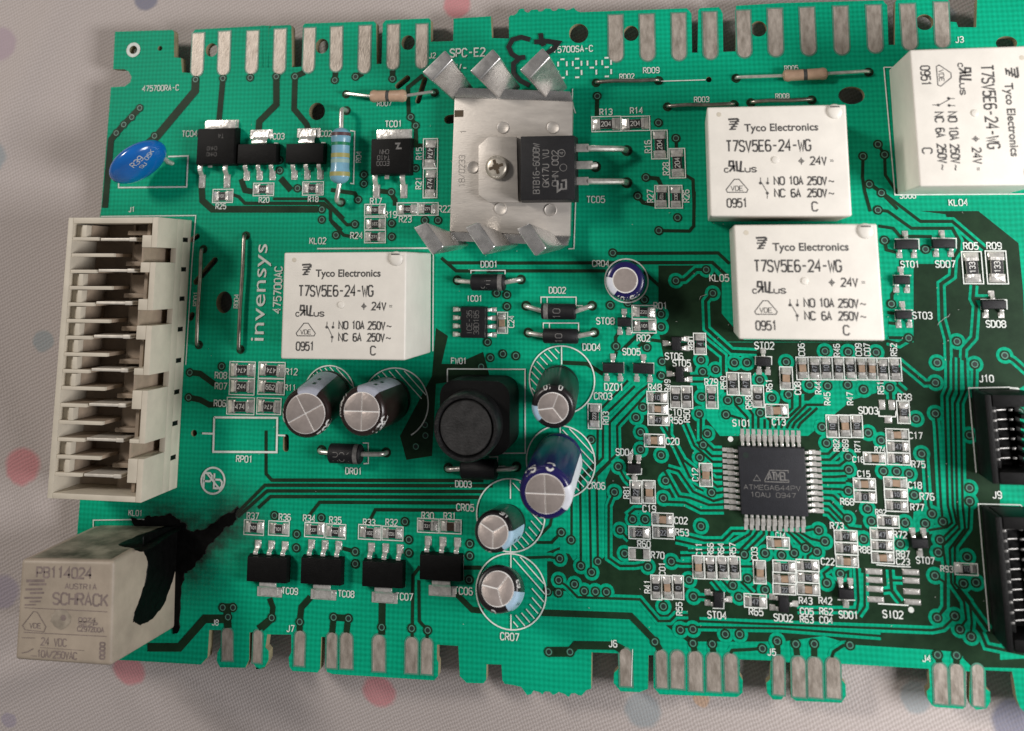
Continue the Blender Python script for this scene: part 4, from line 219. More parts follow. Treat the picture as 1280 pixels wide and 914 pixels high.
# ------------------------------------------------------------------ mesh helpers (coordinates in millimetres)
class M:
    def __init__(s): s.v = []; s.f = []; s.m = []; s.i = 0
    def add(s, v, f, mi=None):
        o = len(s.v); s.v += [tuple(q) for q in v]; s.f += [tuple(o+i for i in q) for q in f]; s.m += [s.i if mi is None else mi]*len(f); return s
    def box(s, x0, x1, y0, y1, z0, z1, mi=None):
        return s.hexa([(x0, y0, z0), (x1, y0, z0), (x1, y1, z0), (x0, y1, z0), (x0, y0, z1), (x1, y0, z1), (x1, y1, z1), (x0, y1, z1)], mi)
    def hexa(s, p, mi=None):
        return s.add(p, [(3, 2, 1, 0), (4, 5, 6, 7), (0, 1, 5, 4), (1, 2, 6, 5), (2, 3, 7, 6), (3, 0, 4, 7)], mi)
    def prism(s, poly, z0, z1, mi=None, mis=None):
        n = len(poly)
        if sum(poly[i-1][0]*poly[i][1]-poly[i][0]*poly[i-1][1] for i in range(n)) < 0: poly = poly[::-1]
        v = [(x, y, z0) for x, y in poly]+[(x, y, z1) for x, y in poly]
        s.add(v, [tuple(range(n-1, -1, -1)), tuple(range(n, 2*n))], mi)
        s.add(v, [(i, (i+1) % n, n+(i+1) % n, n+i) for i in range(n)], mi if mis is None else mis); return s
    def lathe(s, prof, n=24, c=(0, 0), mi=None, cap0=True, cap1=True):
        v = []; f = []
        for r, z in prof:
            for k in range(n): a = 2*math.pi*k/n; v.append((c[0]+r*math.cos(a), c[1]+r*math.sin(a), z))
        for j in range(len(prof)-1):
            for k in range(n): q = (k+1) % n; f.append((j*n+k, j*n+q, (j+1)*n+q, (j+1)*n+k))
        if cap0: f.append(tuple(range(n-1, -1, -1)))
        if cap1: f.append(tuple((len(prof)-1)*n+k for k in range(n)))
        return s.add(v, f, mi)
    def tube(s, path, r, n=8, mi=None):
        P = [Vector(p) for p in path]; rs = r if isinstance(r, (list, tuple)) else [r]*len(P); v = []; f = []
        t0 = (P[1]-P[0]).normalized(); u = t0.orthogonal().normalized()
        for i, p in enumerate(P):
            t = ((P[i+1]-p).normalized() if i < len(P)-1 else Vector()) + ((p-P[i-1]).normalized() if i else Vector())
            t.normalize(); u = (u-t*u.dot(t)).normalized(); w = t.cross(u)
            for k in range(n): a = 2*math.pi*k/n; v.append(p+(u*math.cos(a)+w*math.sin(a))*rs[i])
        for i in range(len(P)-1):
            for k in range(n): q = (k+1) % n; f.append((i*n+k, i*n+q, (i+1)*n+q, (i+1)*n+k))
        f += [tuple(range(n-1, -1, -1)), tuple((len(P)-1)*n+k for k in range(n))]
        return s.add(v, f, mi)
    def band(s, path, w, z, mi=None, fn=None, closed=False):
        """flat mitred ribbon along a polyline"""
        P = [Vector(p[:2]) for p in path]; n = len(P); L_ = []; R_ = []
        for i in range(n):
            a = P[i]-P[i-1] if (i or closed) else None; b = P[(i+1) % n]-P[i] if (i < n-1 or closed) else None
            if a is None or a.length < 1e-9: a = b
            if b is None or b.length < 1e-9: b = a
            a = a.normalized(); b = b.normalized(); t = a+b
            t = a if t.length < 1e-6 else t.normalized()
            nn = Vector((-t.y, t.x)); k = w/2/max(.45, nn.dot(Vector((-a.y, a.x)))); L_.append(P[i]+nn*k); R_.append(P[i]-nn*k)
        g = fn or (lambda x, y: (x, y, z))
        v = [g(*q) for q in L_]+[g(*q) for q in R_]; e = n if closed else n-1
        return s.add(v, [(i, n+i, n+(i+1) % n, (i+1) % n) for i in range(e)], mi)
    def disc(s, x, y, r, z, n=14, mi=None):
        return s.add([(x+r*math.cos(2*math.pi*k/n), y+r*math.sin(2*math.pi*k/n), z) for k in range(n)], [tuple(range(n))], mi)
    def ring(s, x, y, r0, r1, z, n=16, mi=None):
        v = [(x+r*math.cos(2*math.pi*k/n), y+r*math.sin(2*math.pi*k/n), z) for r in (r0, r1) for k in range(n)]
        return s.add(v, [(k, n+k, n+(k+1) % n, (k+1) % n) for k in range(n)], mi)
    def xf(s, mtx):
        s.v = [tuple(mtx @ Vector(q)) for q in s.v]; return s
    def mesh(s, name, mats, smooth=False, bevel=0, seg=2):
        me = bpy.data.meshes.new(name)
        me.from_pydata([(x*S, y*S, z*S) for x, y, z in s.v], [], s.f); me.polygons.foreach_set('material_index', s.m)
        for k in (mats if isinstance(mats, (list, tuple)) else [mats]): me.materials.append(MATS[k])
        if bevel:
            b = bmesh.new(); b.from_mesh(me); bmesh.ops.remove_doubles(b, verts=b.verts, dist=1e-5)
            ed = [e for e in b.edges if len(e.link_faces) == 2 and e.calc_face_angle(0) > .5]
            bmesh.ops.bevel(b, geom=ed, offset=bevel*S, segments=seg, affect='EDGES', profile=.6, clamp_overlap=True)
            b.to_mesh(me); b.free()
        if smooth or bevel:
            me.polygons.foreach_set('use_smooth', [True]*len(me.polygons)); me.set_sharp_from_angle(angle=R(38))
        me.update(); return me
def ob(name, mesh, parent=None, loc=(0, 0, 0), rz=0, label=None):
    o = bpy.data.objects.new(name, mesh); col.objects.link(o)
    o.location = Vector(loc)*S; o.rotation_euler = (0, 0, R(rz))
    if parent: o.parent = parent
    if label: o['label'] = label
    return o

# single-stroke lettering on a 4 x 6 grid
G = {'0': [[(1, 0), (3, 0), (4, 1), (4, 5), (3, 6), (1, 6), (0, 5), (0, 1), (1, 0)]], '1': [[(.8, 4.8), (2.2, 6), (2.2, 0)]],
'2': [[(0, 5), (1, 6), (3, 6), (4, 5), (4, 4), (0, 0), (4, 0)]], '3': [[(0, 5.2), (1, 6), (3, 6), (4, 5), (4, 4), (3, 3.1), (1.5, 3.1)], [(3, 3.1), (4, 2), (4, 1), (3, 0), (1, 0), (0, .8)]],
'4': [[(3, 0), (3, 6), (0, 2), (4, 2)]], '5': [[(4, 6), (.4, 6), (.2, 3.3), (1.2, 3.8), (3, 3.8), (4, 2.8), (4, 1), (3, 0), (1, 0), (0, .8)]],
'6': [[(3.6, 5.4), (3, 6), (1, 6), (0, 5), (0, 1), (1, 0), (3, 0), (4, 1), (4, 2.4), (3, 3.4), (1, 3.4), (0, 2.6)]], '7': [[(0, 6), (4, 6), (1.4, 0)]],
'8': [[(1, 3.2), (0, 4), (0, 5.2), (1, 6), (3, 6), (4, 5.2), (4, 4), (3, 3.2), (1, 3.2), (0, 2.3), (0, .9), (1, 0), (3, 0), (4, .9), (4, 2.3), (3, 3.2)]],
'9': [[(.4, .6), (1, 0), (3, 0), (4, 1), (4, 5), (3, 6), (1, 6), (0, 5), (0, 3.6), (1, 2.6), (3, 2.6), (4, 3.4)]],
'A': [[(0, 0), (2, 6), (4, 0)], [(.7, 2), (3.3, 2)]], 'B': [[(0, 0), (0, 6), (3, 6), (4, 5.2), (4, 4), (3, 3.2), (0, 3.2)], [(3, 3.2), (4, 2.3), (4, .9), (3, 0), (0, 0)]],
'C': [[(4, 4.8), (4, 5), (3, 6), (1, 6), (0, 5), (0, 1), (1, 0), (3, 0), (4, 1), (4, 1.2)]], 'D': [[(0, 0), (0, 6), (2.6, 6), (4, 4.8), (4, 1.2), (2.6, 0), (0, 0)]],
'E': [[(4, 6), (0, 6), (0, 0), (4, 0)], [(0, 3.1), (3.2, 3.1)]], 'F': [[(4, 6), (0, 6), (0, 0)], [(0, 3.1), (3.2, 3.1)]], 'G': [[(4, 5), (3, 6), (1, 6), (0, 5), (0, 1), (1, 0), (3, 0), (4, 1), (4, 2.8), (2.4, 2.8)]],
'H': [[(0, 0), (0, 6)], [(4, 0), (4, 6)], [(0, 3.1), (4, 3.1)]], 'I': [[(2, 0), (2, 6)]], 'J': [[(3.6, 6), (3.6, 1), (2.8, 0), (1, 0), (.2, 1)]], 'K': [[(0, 0), (0, 6)], [(4, 6), (.2, 2.6)], [(1.5, 3.6), (4, 0)]],
'L': [[(0, 6), (0, 0), (3.8, 0)]], 'M': [[(0, 0), (0, 6), (2, 2.4), (4, 6), (4, 0)]], 'N': [[(0, 0), (0, 6), (4, 0), (4, 6)]], 'O': [[(1, 0), (3, 0), (4, 1), (4, 5), (3, 6), (1, 6), (0, 5), (0, 1), (1, 0)]],
'P': [[(0, 0), (0, 6), (3, 6), (4, 5), (4, 3.7), (3, 2.7), (0, 2.7)]], 'R': [[(0, 0), (0, 6), (3, 6), (4, 5), (4, 4), (3, 3), (0, 3)], [(2, 3), (4, 0)]], 'S': [[(4, 5), (3, 6), (1, 6), (0, 5), (0, 4), (1, 3.2), (3, 2.8), (4, 2), (4, 1), (3, 0), (1, 0), (0, 1)]],
'T': [[(0, 6), (4, 6)], [(2, 6), (2, 0)]], 'U': [[(0, 6), (0, 1), (1, 0), (3, 0), (4, 1), (4, 6)]], 'V': [[(0, 6), (2, 0), (4, 6)]], 'W': [[(-.3, 6), (.9, 0), (2, 4.2), (3.1, 0), (4.3, 6)]], 'X': [[(0, 0), (4, 6)], [(0, 6), (4, 0)]],
'Z': [[(0, 6), (4, 6), (0, 0), (4, 0)]], '-': [[(.6, 3), (3.4, 3)]], '/': [[(0, 0), (4, 6)]], '~': [[(.2, 2.7), (1, 3.5), (2, 3), (3, 2.5), (3.8, 3.3)]], '=': [[(.2, 3.8), (3.8, 3.8)], [(.2, 2.4), (3.8, 2.4)]],
'b': [[(0, 6), (0, 0), (3, 0), (4, .9), (4, 2.6), (3, 3.5), (0, 3.5)]], 'c': [[(3.8, 3), (3, 3.8), (1, 3.8), (0, 2.8), (0, 1), (1, 0), (3, 0), (3.8, .8)]], 'u': [[(0, 3.8), (0, 1), (1, 0), (3, 0), (4, 1)], [(4, 3.8), (4, 0)]], 's': [[(4, 3), (3, 3.8), (1, 3.8), (0, 3), (1, 2.1), (3, 1.7), (4, .8), (3, 0), (1, 0), (0, .8)]]}
def letters(m, text, cx, cy, h, rot=0, w=None, z=0, wide=.6, gap=.3, width=None, mi=None, fn=None, anchor=.5):
    """add stroke lettering centred on cx,cy"""
    sx = h*wide/4; sy = h/6; adv = h*wide*(1+gap)+0*h; tot = len(text)*adv-h*wide*gap
    if width: k = width/tot; sx *= k; adv *= k; tot = width
    w = w or h*.13; c, s = math.cos(R(rot)), math.sin(R(rot)); q = 0
    for i, ch in enumerate(text):
        for st in G.get(ch, []):
            P = []
            for a, b in st:
                x = i*adv+a*sx-tot*anchor; y = b*sy-h/2; P.append((cx+x*c-y*s, cy+x*s+y*c))
            q += 1; m.band(P, w, z+(q % 7)*.0012, mi, (lambda x, y, qq=q: fn(x, y, (qq % 7)*.0012)) if fn else None, closed=False)
    return m
def font_mesh(text, size, width=None, z=0, weight=0.):
    cu = bpy.data.curves.new('lettering', 'FONT'); cu.body = text; cu.size = 1; cu.align_x = 'CENTER'; cu.align_y = 'CENTER'; cu.offset = weight; cu.resolution_u = 3
    o = bpy.data.objects.new('lettering', cu); me = bpy.data.meshes.new_from_object(o); bpy.data.objects.remove(o)
    xs = [v.co.x for v in me.vertices]; ys = [v.co.y for v in me.vertices]; cx = (min(xs)+max(xs))/2; cy = (min(ys)+max(ys))/2
    kx = (width/(max(xs)-min(xs))) if width else size
    m = M(); m.v = [((v.co.x-cx)*kx, (v.co.y-cy)*size, z) for v in me.vertices]; m.f = [tuple(p.vertices) for p in me.polygons]; m.m = [0]*len(m.f)
    bpy.data.meshes.remove(me); return m
def merge(a, b, dx=0, dy=0, rot=0, mi=None, dz=0):
    c, s = math.cos(R(rot)), math.sin(R(rot))
    return a.add([(x*c-y*s+dx, x*s+y*c+dy, z+dz) for x, y, z in b.v], b.f, mi)

# ------------------------------------------------------------------ tablecloth
def tablecloth():
    m = M(); nx, ny = 260, 220; x0, x1, y0, y1 = -260, 290, -230, 240; rnd = random.Random(3)
    waves = [(rnd.uniform(-.09, .09), rnd.uniform(-.09, .09), rnd.uniform(0, 6), rnd.uniform(.08, .35)) for _ in range(14)]
    def h(x, y):
        z = sum(a*math.sin(kx*x+ky*y+p) for kx, ky, p, a in waves)*.8
        for (fx, fy, ang, ln, wd, am) in ((-84, -20, 118, 40, 2.2, 1.1), (-92, 40, 70, 50, 3, 1.0), (-75, -50, 20, 30, 2.5, 1.0), (20, -62, 4, 40, 3.5, .8), (70, -60, 60, 30, 4, .9), (-66, 30, 95, 22, 2.2, .8), (-50, -58, 150, 20, 2.4, .9), (-72, -8, 62, 14, 1.8, .7)):
            u = (x-fx)*math.cos(R(ang))+(y-fy)*math.sin(R(ang)); v = -(x-fx)*math.sin(R(ang))+(y-fy)*math.cos(R(ang))
            z += am*math.exp(-(u/ln)**2-(v/wd)**2)
        # cloth rises at left and falls below the board, slopes added to dim it
        z += .13*min(50, max(0, -60-x))-.28*min(40, max(0, -46-y))*max(0, min(1, (45-x)/60))*1.3
        return min(-2.9, -5+z) if x > -62 else -5+z
    m.v = [(x0+(x1-x0)*i/nx, y0+(y1-y0)*j/ny, h(x0+(x1-x0)*i/nx, y0+(y1-y0)*j/ny)) for j in range(ny+1) for i in range(nx+1)]
    m.f = [(j*(nx+1)+i, j*(nx+1)+i+1, (j+1)*(nx+1)+i+1, (j+1)*(nx+1)+i) for j in range(ny) for i in range(nx)]; m.m = [0]*len(m.f)
    o = ob('tablecloth', m.mesh('tablecloth', 'cloth', smooth=True)); o['kind'] = 'thing'
    o['label'] = 'pale cotton tablecloth printed with faded pink, grey and violet dots under the circuit board'; o['category'] = 'tablecloth'
tablecloth()

# ------------------------------------------------------------------ the board
board = bpy.data.objects.new('circuit_board', None); col.objects.link(board)
board['label'] = 'green appliance circuit board carrying white relays, capacitors and a black microcontroller, one relay burnt'; board['category'] = 'circuit board'
def P(name, mesh, loc=(0, 0, 0), rz=0, label=None): return ob(name, mesh, board, loc, rz, label)

def panel():
    cu = bpy.data.curves.new('panel', 'CURVE'); cu.dimensions = '2D'; cu.fill_mode = 'BOTH'; cu.extrude = .8
    def loop(pts):
        sp = cu.splines.new('POLY'); sp.points.add(len(pts)-1); sp.use_cyclic_u = True
        for p, q in zip(sp.points, pts): p.co = (q[0], q[1], 0, 1)
    loop(OUTLINE)
    for x, y, a, b in HOLES:
        n = 10 if a < .7 else 22
        loop([(x+a*math.cos(2*math.pi*k/n), y+b*math.sin(2*math.pi*k/n)) for k in range(n)])
    for xa, ya, xb, yb, w in SLOTS:
        t = math.atan2(yb-ya, xb-xa); r = w/2
        loop([(xb+r*math.cos(t-math.pi/2+math.pi*k/6), yb+r*math.sin(t-math.pi/2+math.pi*k/6)) for k in range(7)]+[(xa+r*math.cos(t+math.pi/2+math.pi*k/6), ya+r*math.sin(t+math.pi/2+math.pi*k/6)) for k in range(7)])
    o = bpy.data.objects.new('panel', cu); me = bpy.data.meshes.new_from_object(o); bpy.data.objects.remove(o)
    me.name = 'board_panel'; me.materials.clear(); me.materials.append(MATS['laminate']); me.materials.append(MATS['edge'])
    for v in me.vertices: v.co = (v.co.x*S, v.co.y*S, (v.co.z-.8)*S)
    me.update()
    for p in me.polygons: p.material_index = 0 if abs(p.normal.z) > .5 else 1; p.use_smooth = False
    P('board_panel', me)
panel()
for poly in POURS:  # last pour is part copper, part painted shade beside a relay
    m = M(); m.add([(x, y, .02) for x, y in poly], [tuple(range(len(poly)))]); me = m.mesh('copper_pour', 'copper')
    b = bmesh.new(); b.from_mesh(me); bmesh.ops.triangulate(b, faces=b.faces[:]); bmesh.ops.recalc_face_normals(b, faces=b.faces[:]); b.to_mesh(me); b.free(); P('copper_pour', me)
for poly in OPENINGS:
    m = M(); m.add([(x, y, .03) for x, y in poly], [tuple(range(len(poly)))]); me = m.mesh('mask_opening', 'laminate')
    b = bmesh.new(); b.from_mesh(me); bmesh.ops.triangulate(b, faces=b.faces[:]); b.to_mesh(me); b.free(); P('copper_gap', me)
for i, (w, clr, pts) in enumerate(TRACES):
    m = M()
    if clr: m.band(pts, w+.78, .04+i*.0001, 0)
    m.band(pts, w, .062+i*.0002, 1); P('copper_trace', m.mesh('copper_trace', ['laminate', 'copper']))
vm = {}
for h in (0, 1):
    m = M()
    if h: m.disc(0, 0, 1.18, .058, 18, 0)
    m.disc(0, 0, .72, .098, 16, 3); m.ring(0, 0, .34, .48, .112, 16, 1); m.disc(0, 0, .34, .106, 12, 2); vm[h] = m.mesh('via', ['laminate', 'via_rim', 'dark_disc', 'copper'])
for i, (x, y, h) in enumerate(VIAS): P('via', vm[h], (x, y, i*.00004))
pad_mesh = {}
for low, L_ in ((0, PADS_TOP), (1, PADS_LOW)):
    for xa, ya, xb, yb, w in L_:
        a, b = Vector((xa, ya)), Vector((xb, yb)); d = (b-a); n = d.length; t = math.atan2(d.y, d.x); r = w/2; m = M()
        pts = [(0, -r), (n-r, -r)]+[(n-r+r*math.sin(math.pi*k/8), -r*math.cos(math.pi*k/8)) for k in range(1, 8)]+[(n-r, r), (0, r)]
        grow = [(-.22, -r-.22), (n-r, -r-.22)]+[(n-r+(r+.22)*math.sin(math.pi*k/8), -(r+.22)*math.cos(math.pi*k/8)) for k in range(1, 8)]+[(n-r, r+.22), (-.22, r+.22)]
        m.add([(x, y, .07) for x, y in grow], [tuple(range(len(grow)))], 1); m.prism(pts, .06, .115, 0)
        P('contact_pad', m.mesh('contact_pad', ['tin', 'via_rim']), (xa, ya, 0), math.degrees(t))
m = M(); m.ring(*HOLES[12][:2], .75, 1.32, .1, 24); P('plated_ring', m.mesh('plated_ring', 'silk'))
for h in HOLES[15:]:
    m = M(); m.ring(h[0], h[1], h[2], h[2]+.32, .09, 16); P('lead_land', m.mesh('lead_land', 'copper'))

# silkscreen print
Z = .13
for i, (t, x, y, h, rot) in enumerate(TEXTS):
    m = letters(M(), t, 0, 0, h*.92, rot, z=Z+(i % 5)*.004, w=h*.152, wide=.55, gap=.38); P('silkscreen_text', m.mesh('silkscreen_text', 'silk'), (x, y, 0))
for i, (w, pts) in enumerate(SILK):
    m = M().band(pts, w, Z+.022+(i % 6)*.003); P('silkscreen_outline', m.mesh('silkscreen_outline', 'silk'))
for i, (x, y, r, h) in enumerate(CIRCLES):
    m = M(); n = 48; w = .2; z = Z+.05+i*.004
    if h != 2: m.band([(r*math.cos(2*math.pi*k/n), r*math.sin(2*math.pi*k/n)) for k in range(n)], w, z, closed=True)
    else: m.band([(r*math.cos(R(a)), r*math.sin(R(a))) for a in range(-60, 176, 6)], w, z)
    if h:
        # hatched half, ruled at 45 degrees
        sgn = {-1: (-1 if y > -10 else 1), 1: 1, 2: 0, 3: 1}[h]
        if sgn: m.band([(0, r*.98), (0, r*.45)], w*.9, z+.002); m.band([(0, -r*.98), (0, -r*.6)], w*.9, z+.003)
        for k in range(-6, 7):
            c0 = k*r*.17; pts = []
            # line y = -x*sgn2 + c
            for t in [j*r/30 for j in range(-30, 31)]:
                px_, py_ = t, -t+c0*1.4
                ok = px_*px_+py_*py_ < (r*.97)**2 and px_*px_+py_*py_ > (r*.60)**2
                ok = ok and ((px_*sgn > .05*r) if sgn else (py_ > .15*r))
                if ok: pts.append((px_, py_))
                elif len(pts) > 2: m.band([pts[0], pts[-1]], w*.8, z+.004+k*.0003); pts = []
                else: pts = []
            if len(pts) > 2: m.band([pts[0], pts[-1]], w*.8, z+.004+k*.0003)
    P('silkscreen_outline', m.mesh('silkscreen_outline', 'silk'), (x, y, 0))
for x, y, r in DOTS: P('silkscreen_dot', M().disc(0, 0, r, Z, 18).mesh('silkscreen_dot', 'silk'), (x, y, 0))
x, y, w = WORDMARK
P('silkscreen_text', merge(M(), font_mesh('invensys', 3.4, w*1.02), rot=90).mesh('silkscreen_text', 'silk'), (x, y, Z), 0, 'large company name printed up the board')
x, y, r = NO_LEAD
m = M(); m.ring(0, 0, r*.86, r, Z, 36); letters(m, 'Pb', 0, 0, r*1.05, w=r*.14, z=Z+.004); m.band([(-r*.62, r*.62), (r*.62, -r*.62)], r*.13, Z+.02); P('silkscreen_symbol', m.mesh('silkscreen_symbol', 'silk'), (x, y, 0), 0, 'circled lead-free symbol')
x, y, h = DATE_CODE
m = M()
SEG = {'0': 'abcdef', '9': 'abcdfg', '4': 'bcfg'}
for i, ch in enumerate('0949'):
    ox = (i-1.35)*h*.78; w = h*.46; q = h*.5; k = .12*h
    segs = dict(a=((0, 2*q), (w, 2*q)), b=((w, 2*q), (w, q)), c=((w, q), (w, 0)), d=((0, 0), (w, 0)), e=((0, q), (0, 0)), f=((0, 2*q), (0, q)), g=((0, q), (w, q)))
    for sname in SEG[ch]:
        (xa, ya), (xb, yb) = segs[sname]; d = Vector((xb-xa, yb-ya)).normalized()*k; m.band([(ox+xa+d.x, ya+d.y-q), (ox+xb-d.x, yb-d.y-q)], h*.09, Z)
P('silkscreen_text', m.mesh('silkscreen_text', 'silk'), (x, y, 0), 0, 'segmented date code')
m = M()
for i, pts in enumerate(INK): m.band(pts, .8, Z+.09+i*.004)
P('marker_writing', m.mesh('marker_writing', 'marker'), label='thick black handwritten 3 and 4')

# ------------------------------------------------------------------ chip resistors and capacitors
chip_cache = {}
def chip_meshes(L, W, ty, var):
    k = (L, W, ty, var); rj = random.Random(hash((round(L*10), round(W*10), var)))
    if k in chip_cache: return chip_cache[k]
    big = L > 3.6
    hl, hw, H = L*(.285 if not big else .31), W*(.31 if not big else .30), (.45 if ty != 'C' else .62)
    if ty == 'C': hw = W*.29
    body = M(); nb = hl*.58 if not big else hl*.64
    if ty == 'C': body.box(-nb, nb, -hw, hw, .08, H); mats = ['ceramic']
    else: body.box(-nb*1.02, nb*1.02, -hw, hw, .08, H-.05, 1); body.box(-nb, nb, -hw*.94, hw*.94, H-.05, H, 0); mats = ['resist' if ty == 'R' else 'resist_brown', 'alumina']
    bm_ = body.mesh('chip_body', mats, bevel=.05, seg=1)
    cap = M(); cap.box(nb*1.03, hl, -hw*1.02, hw*1.02, .07, H+.02)
    e = L*.47; ww = W*.40                                    # solder fillet running down from the cap to the land
    cap.add([(hl, -hw, H*.85), (hl, hw, H*.85), (e*rj.uniform(.8, .95), -ww*rj.uniform(.55, .9), rj.uniform(.16, .34)), (e*rj.uniform(.8, .95), ww*rj.uniform(.55, .9), rj.uniform(.16, .34)), (e, -ww, .09), (e, ww, .09), (hl, -ww, .10), (hl, ww, .10), (nb*1.1, -ww, .09), (nb*1.1, ww, .09)],
        [(0, 2, 3, 1), (2, 4, 5, 3), (0, 6, 4, 2), (1, 3, 5, 7), (6, 8, 4), (7, 5, 9)])
    cap.box(nb*1.05, e, -ww, ww, .05, .088)
    cm = cap.mesh('terminal', 'solder', bevel=.04, seg=1)
    o = M().band([(-L/2, -W/2), (L/2, -W/2), (L/2, W/2), (-L/2, W/2)], .15, .12, closed=True).mesh('outline', 'silk')
    chip_cache[k] = (bm_, cm, o, H, nb, hw); return chip_cache[k]
mark_cache = {}
for i, (x, y, L, W, rz, ty, txt) in enumerate(CHIPS):
    (bm_, cm, om, H, nb, hw), cm2 = chip_meshes(L, W, ty, i % 3), chip_meshes(L, W, ty, 3+i % 2)[1]
    o = P('chip_capacitor' if ty == 'C' else 'chip_resistor', bm_, (x+random.uniform(-.07, .07), y+random.uniform(-.07, .07), 0), rz+random.uniform(-3, 3))
    ob('terminal', cm, o, (0, 0, 0), 0); ob('terminal', cm2, o, (0, 0, 0), 180)
    P('silkscreen_outline', om, (x, y, .03+(i % 9)*.004), rz)
    if txt:
        k = (txt, L, W)
        if k not in mark_cache:
            hh = min(hw*1.25, nb*1.5/len(txt)/.62); mark_cache[k] = letters(M(), txt, 0, 0, hh, z=H+.012, w=hh*.15, wide=.55, gap=.35).mesh('marking', 'mark_white' if len(txt) > 2 else 'mark_blue')
        ob('marking', mark_cache[k], o, (0, 0, 0), 180 if (txt in ('474', '331', '102') and random.random() < .5) else 0)
x, y, L, W = EMPTY_CHIP
for s in (-1, 1): P('bare_land', M().box(-.28*W, .28*W, -W*.42, W*.42, .05, .16).mesh('bare_land', 'solder', bevel=.06), (x+s*L*.33, y, 0))
P('silkscreen_outline', M().band([(-L/2, -W/2), (L/2, -W/2), (L/2, W/2), (-L/2, W/2)], .15, .12, closed=True).mesh('outline', 'silk'), (x, y, 0))
for x, y, a, b in BARE_LANDS:
    P('bare_land', M().hexa([(-a/2, -b/2, .05), (a/2, -b/2, .05), (a/2, b/2, .05), (-a/2, b/2, .05), (-a*.4, -b*.25, .22), (a*.4, -b*.25, .22), (a*.4, b*.25, .22), (-a*.4, b*.25, .22)]).mesh('bare_land', 'solder', bevel=.05), (x, y, 0))

# ------------------------------------------------------------------ small transistors
def gull(x, y0, y1, w, z1, t=.16, foot=.45):
    """lead leaving a body at y0, height z1, stepping down to a foot ending at y1"""
    s = 1 if y1 > y0 else -1; pr = [(y0, z1), (y0+s*.25*abs(y1-y0), z1), (y0+s*.5*abs(y1-y0), .14), (y1, .12)]
    m = M(); v = []
    for (yy, zz) in pr: v += [(x-w/2, yy, zz), (x+w/2, yy, zz), (x+w/2, yy, zz+t), (x-w/2, yy, zz+t)]
    f = [(0, 3, 2, 1), (12, 13, 14, 15)]
    for i in range(3):
        for k in range(4): q = (k+1) % 4; f.append((4*i+k, 4*i+q, 4*(i+1)+q, 4*(i+1)+k))
    m.add(v, f); fy0, fy1 = sorted((y0+s*.42*abs(y1-y0), y1+s*.22)); m.box(x-w*.75, x+w*.75, fy0, fy1, .05, .13); return m
sot_cache = {}
for x, y, w, h, rz in SMALL_TRANSISTORS:
    k = (w, h)
    if k not in sot_cache:
        body = M().hexa([(-w/2, -h/2, .15), (w/2, -h/2, .15), (w/2, h/2, .15), (-w/2, h/2, .15), (-w/2+.08, -h/2+.14, 1.05), (w/2-.08, -h/2+.14, 1.05), (w/2-.08, h/2-.14, 1.05), (-w/2+.08, h/2-.14, 1.05)]).mesh('transistor_body', 'chip_black', bevel=.07)
        sot_cache[k] = (body, gull(0, h*.5, h*.5+1.05, .55, .55).mesh('leg', 'solder', bevel=.03, seg=1), gull(-w*.32, -h*.5, -h*.5-1.0, .55, .55).mesh('leg', 'solder', bevel=.03, seg=1), gull(w*.32, -h*.5, -h*.5-1.0, .55, .55).mesh('leg', 'solder', bevel=.03, seg=1))
    o = P('small_transistor', sot_cache[k][0], (x, y, 0), rz+random.uniform(-1.5, 1.5))
    for q in sot_cache[k][1:]: ob('leg', q, o)
for x, y, w, h, rz, tw, ty, ly, pitch in TAB_TRANSISTORS:
    # legs point towards -y in the local frame
    o = P('tab_transistor', M().hexa([(-w/2, -h/2, .2), (w/2, -h/2, .2), (w/2, h/2, .2), (-w/2, h/2, .2), (-w/2+.12, -h/2+.2, 1.7), (w/2-.12, -h/2+.2, 1.7), (w/2-.12, h/2-.2, 1.7), (-w/2+.12, h/2-.2, 1.7)]).mesh('body', 'black', bevel=.1), (x, y, 0), rz)
    for q in (-1, 0, 1): ob('leg', gull(q*pitch, -h/2, -ly, .72, .85, .22).mesh('leg', 'solder', bevel=.04, seg=1), o)
    ob('tab', gull(0, h/2, ty-.2, tw*.86, .85, .24).mesh('tab', 'solder', bevel=.04, seg=1), o)
for x, y, w, h, tw, ty, legs in POWER_TRANSISTORS:
    o = P('power_transistor', M().hexa([(-w/2, -h/2, .25), (w/2, -h/2, .25), (w/2, h/2, .25), (-w/2, h/2, .25), (-w/2+.2, -h/2+.2, 2.3), (w/2-.2, -h/2+.2, 2.3), (w/2-.2, h/2-.3, 2.3), (-w/2+.2, h/2-.3, 2.3)]).mesh('body', 'black', bevel=.22), (x, y, 0))
    ob('tab', M().box(-tw/2, tw/2, h/2-.3, ty, .3, .85).box(-tw/2-.2, tw/2+.2, h/2-.3, ty+.25, .05, .14).mesh('tab', 'solder', bevel=.08), o)
    for k, (lx, ly) in enumerate(legs):
        if k == 1: ob('leg', M().box(lx-.35, lx+.35, ly, -h/2+.2, .9, 1.2).mesh('leg', 'lead', bevel=.05), o)
        else: ob('leg', gull(lx, -h/2+.1, ly, .78, .95, .3).mesh('leg', 'solder', bevel=.05), o)
    m = M()
    if x > -30:
        for q, tline in enumerate(('EC00', 'T410', 'CHN')): letters(m, tline, -1.2+q*.1, -1.2-q*-.95, .7, 180, z=2.32, w=.08)
        m.band([(.8, 2.), (1.5, 2.), (1.1, 1.2), (1.9, 1.2)], .28, 2.34)
    else:
        letters(m, 'T4', .9, 1.7, .7, 180, z=2.32, w=.07)
        for q in range(2): letters(m, 'CHN0', -.6, -.4-q*1., .6, 180, z=2.32, w=.05)
    ob('marking', m.mesh('marking', 'laser'), o)

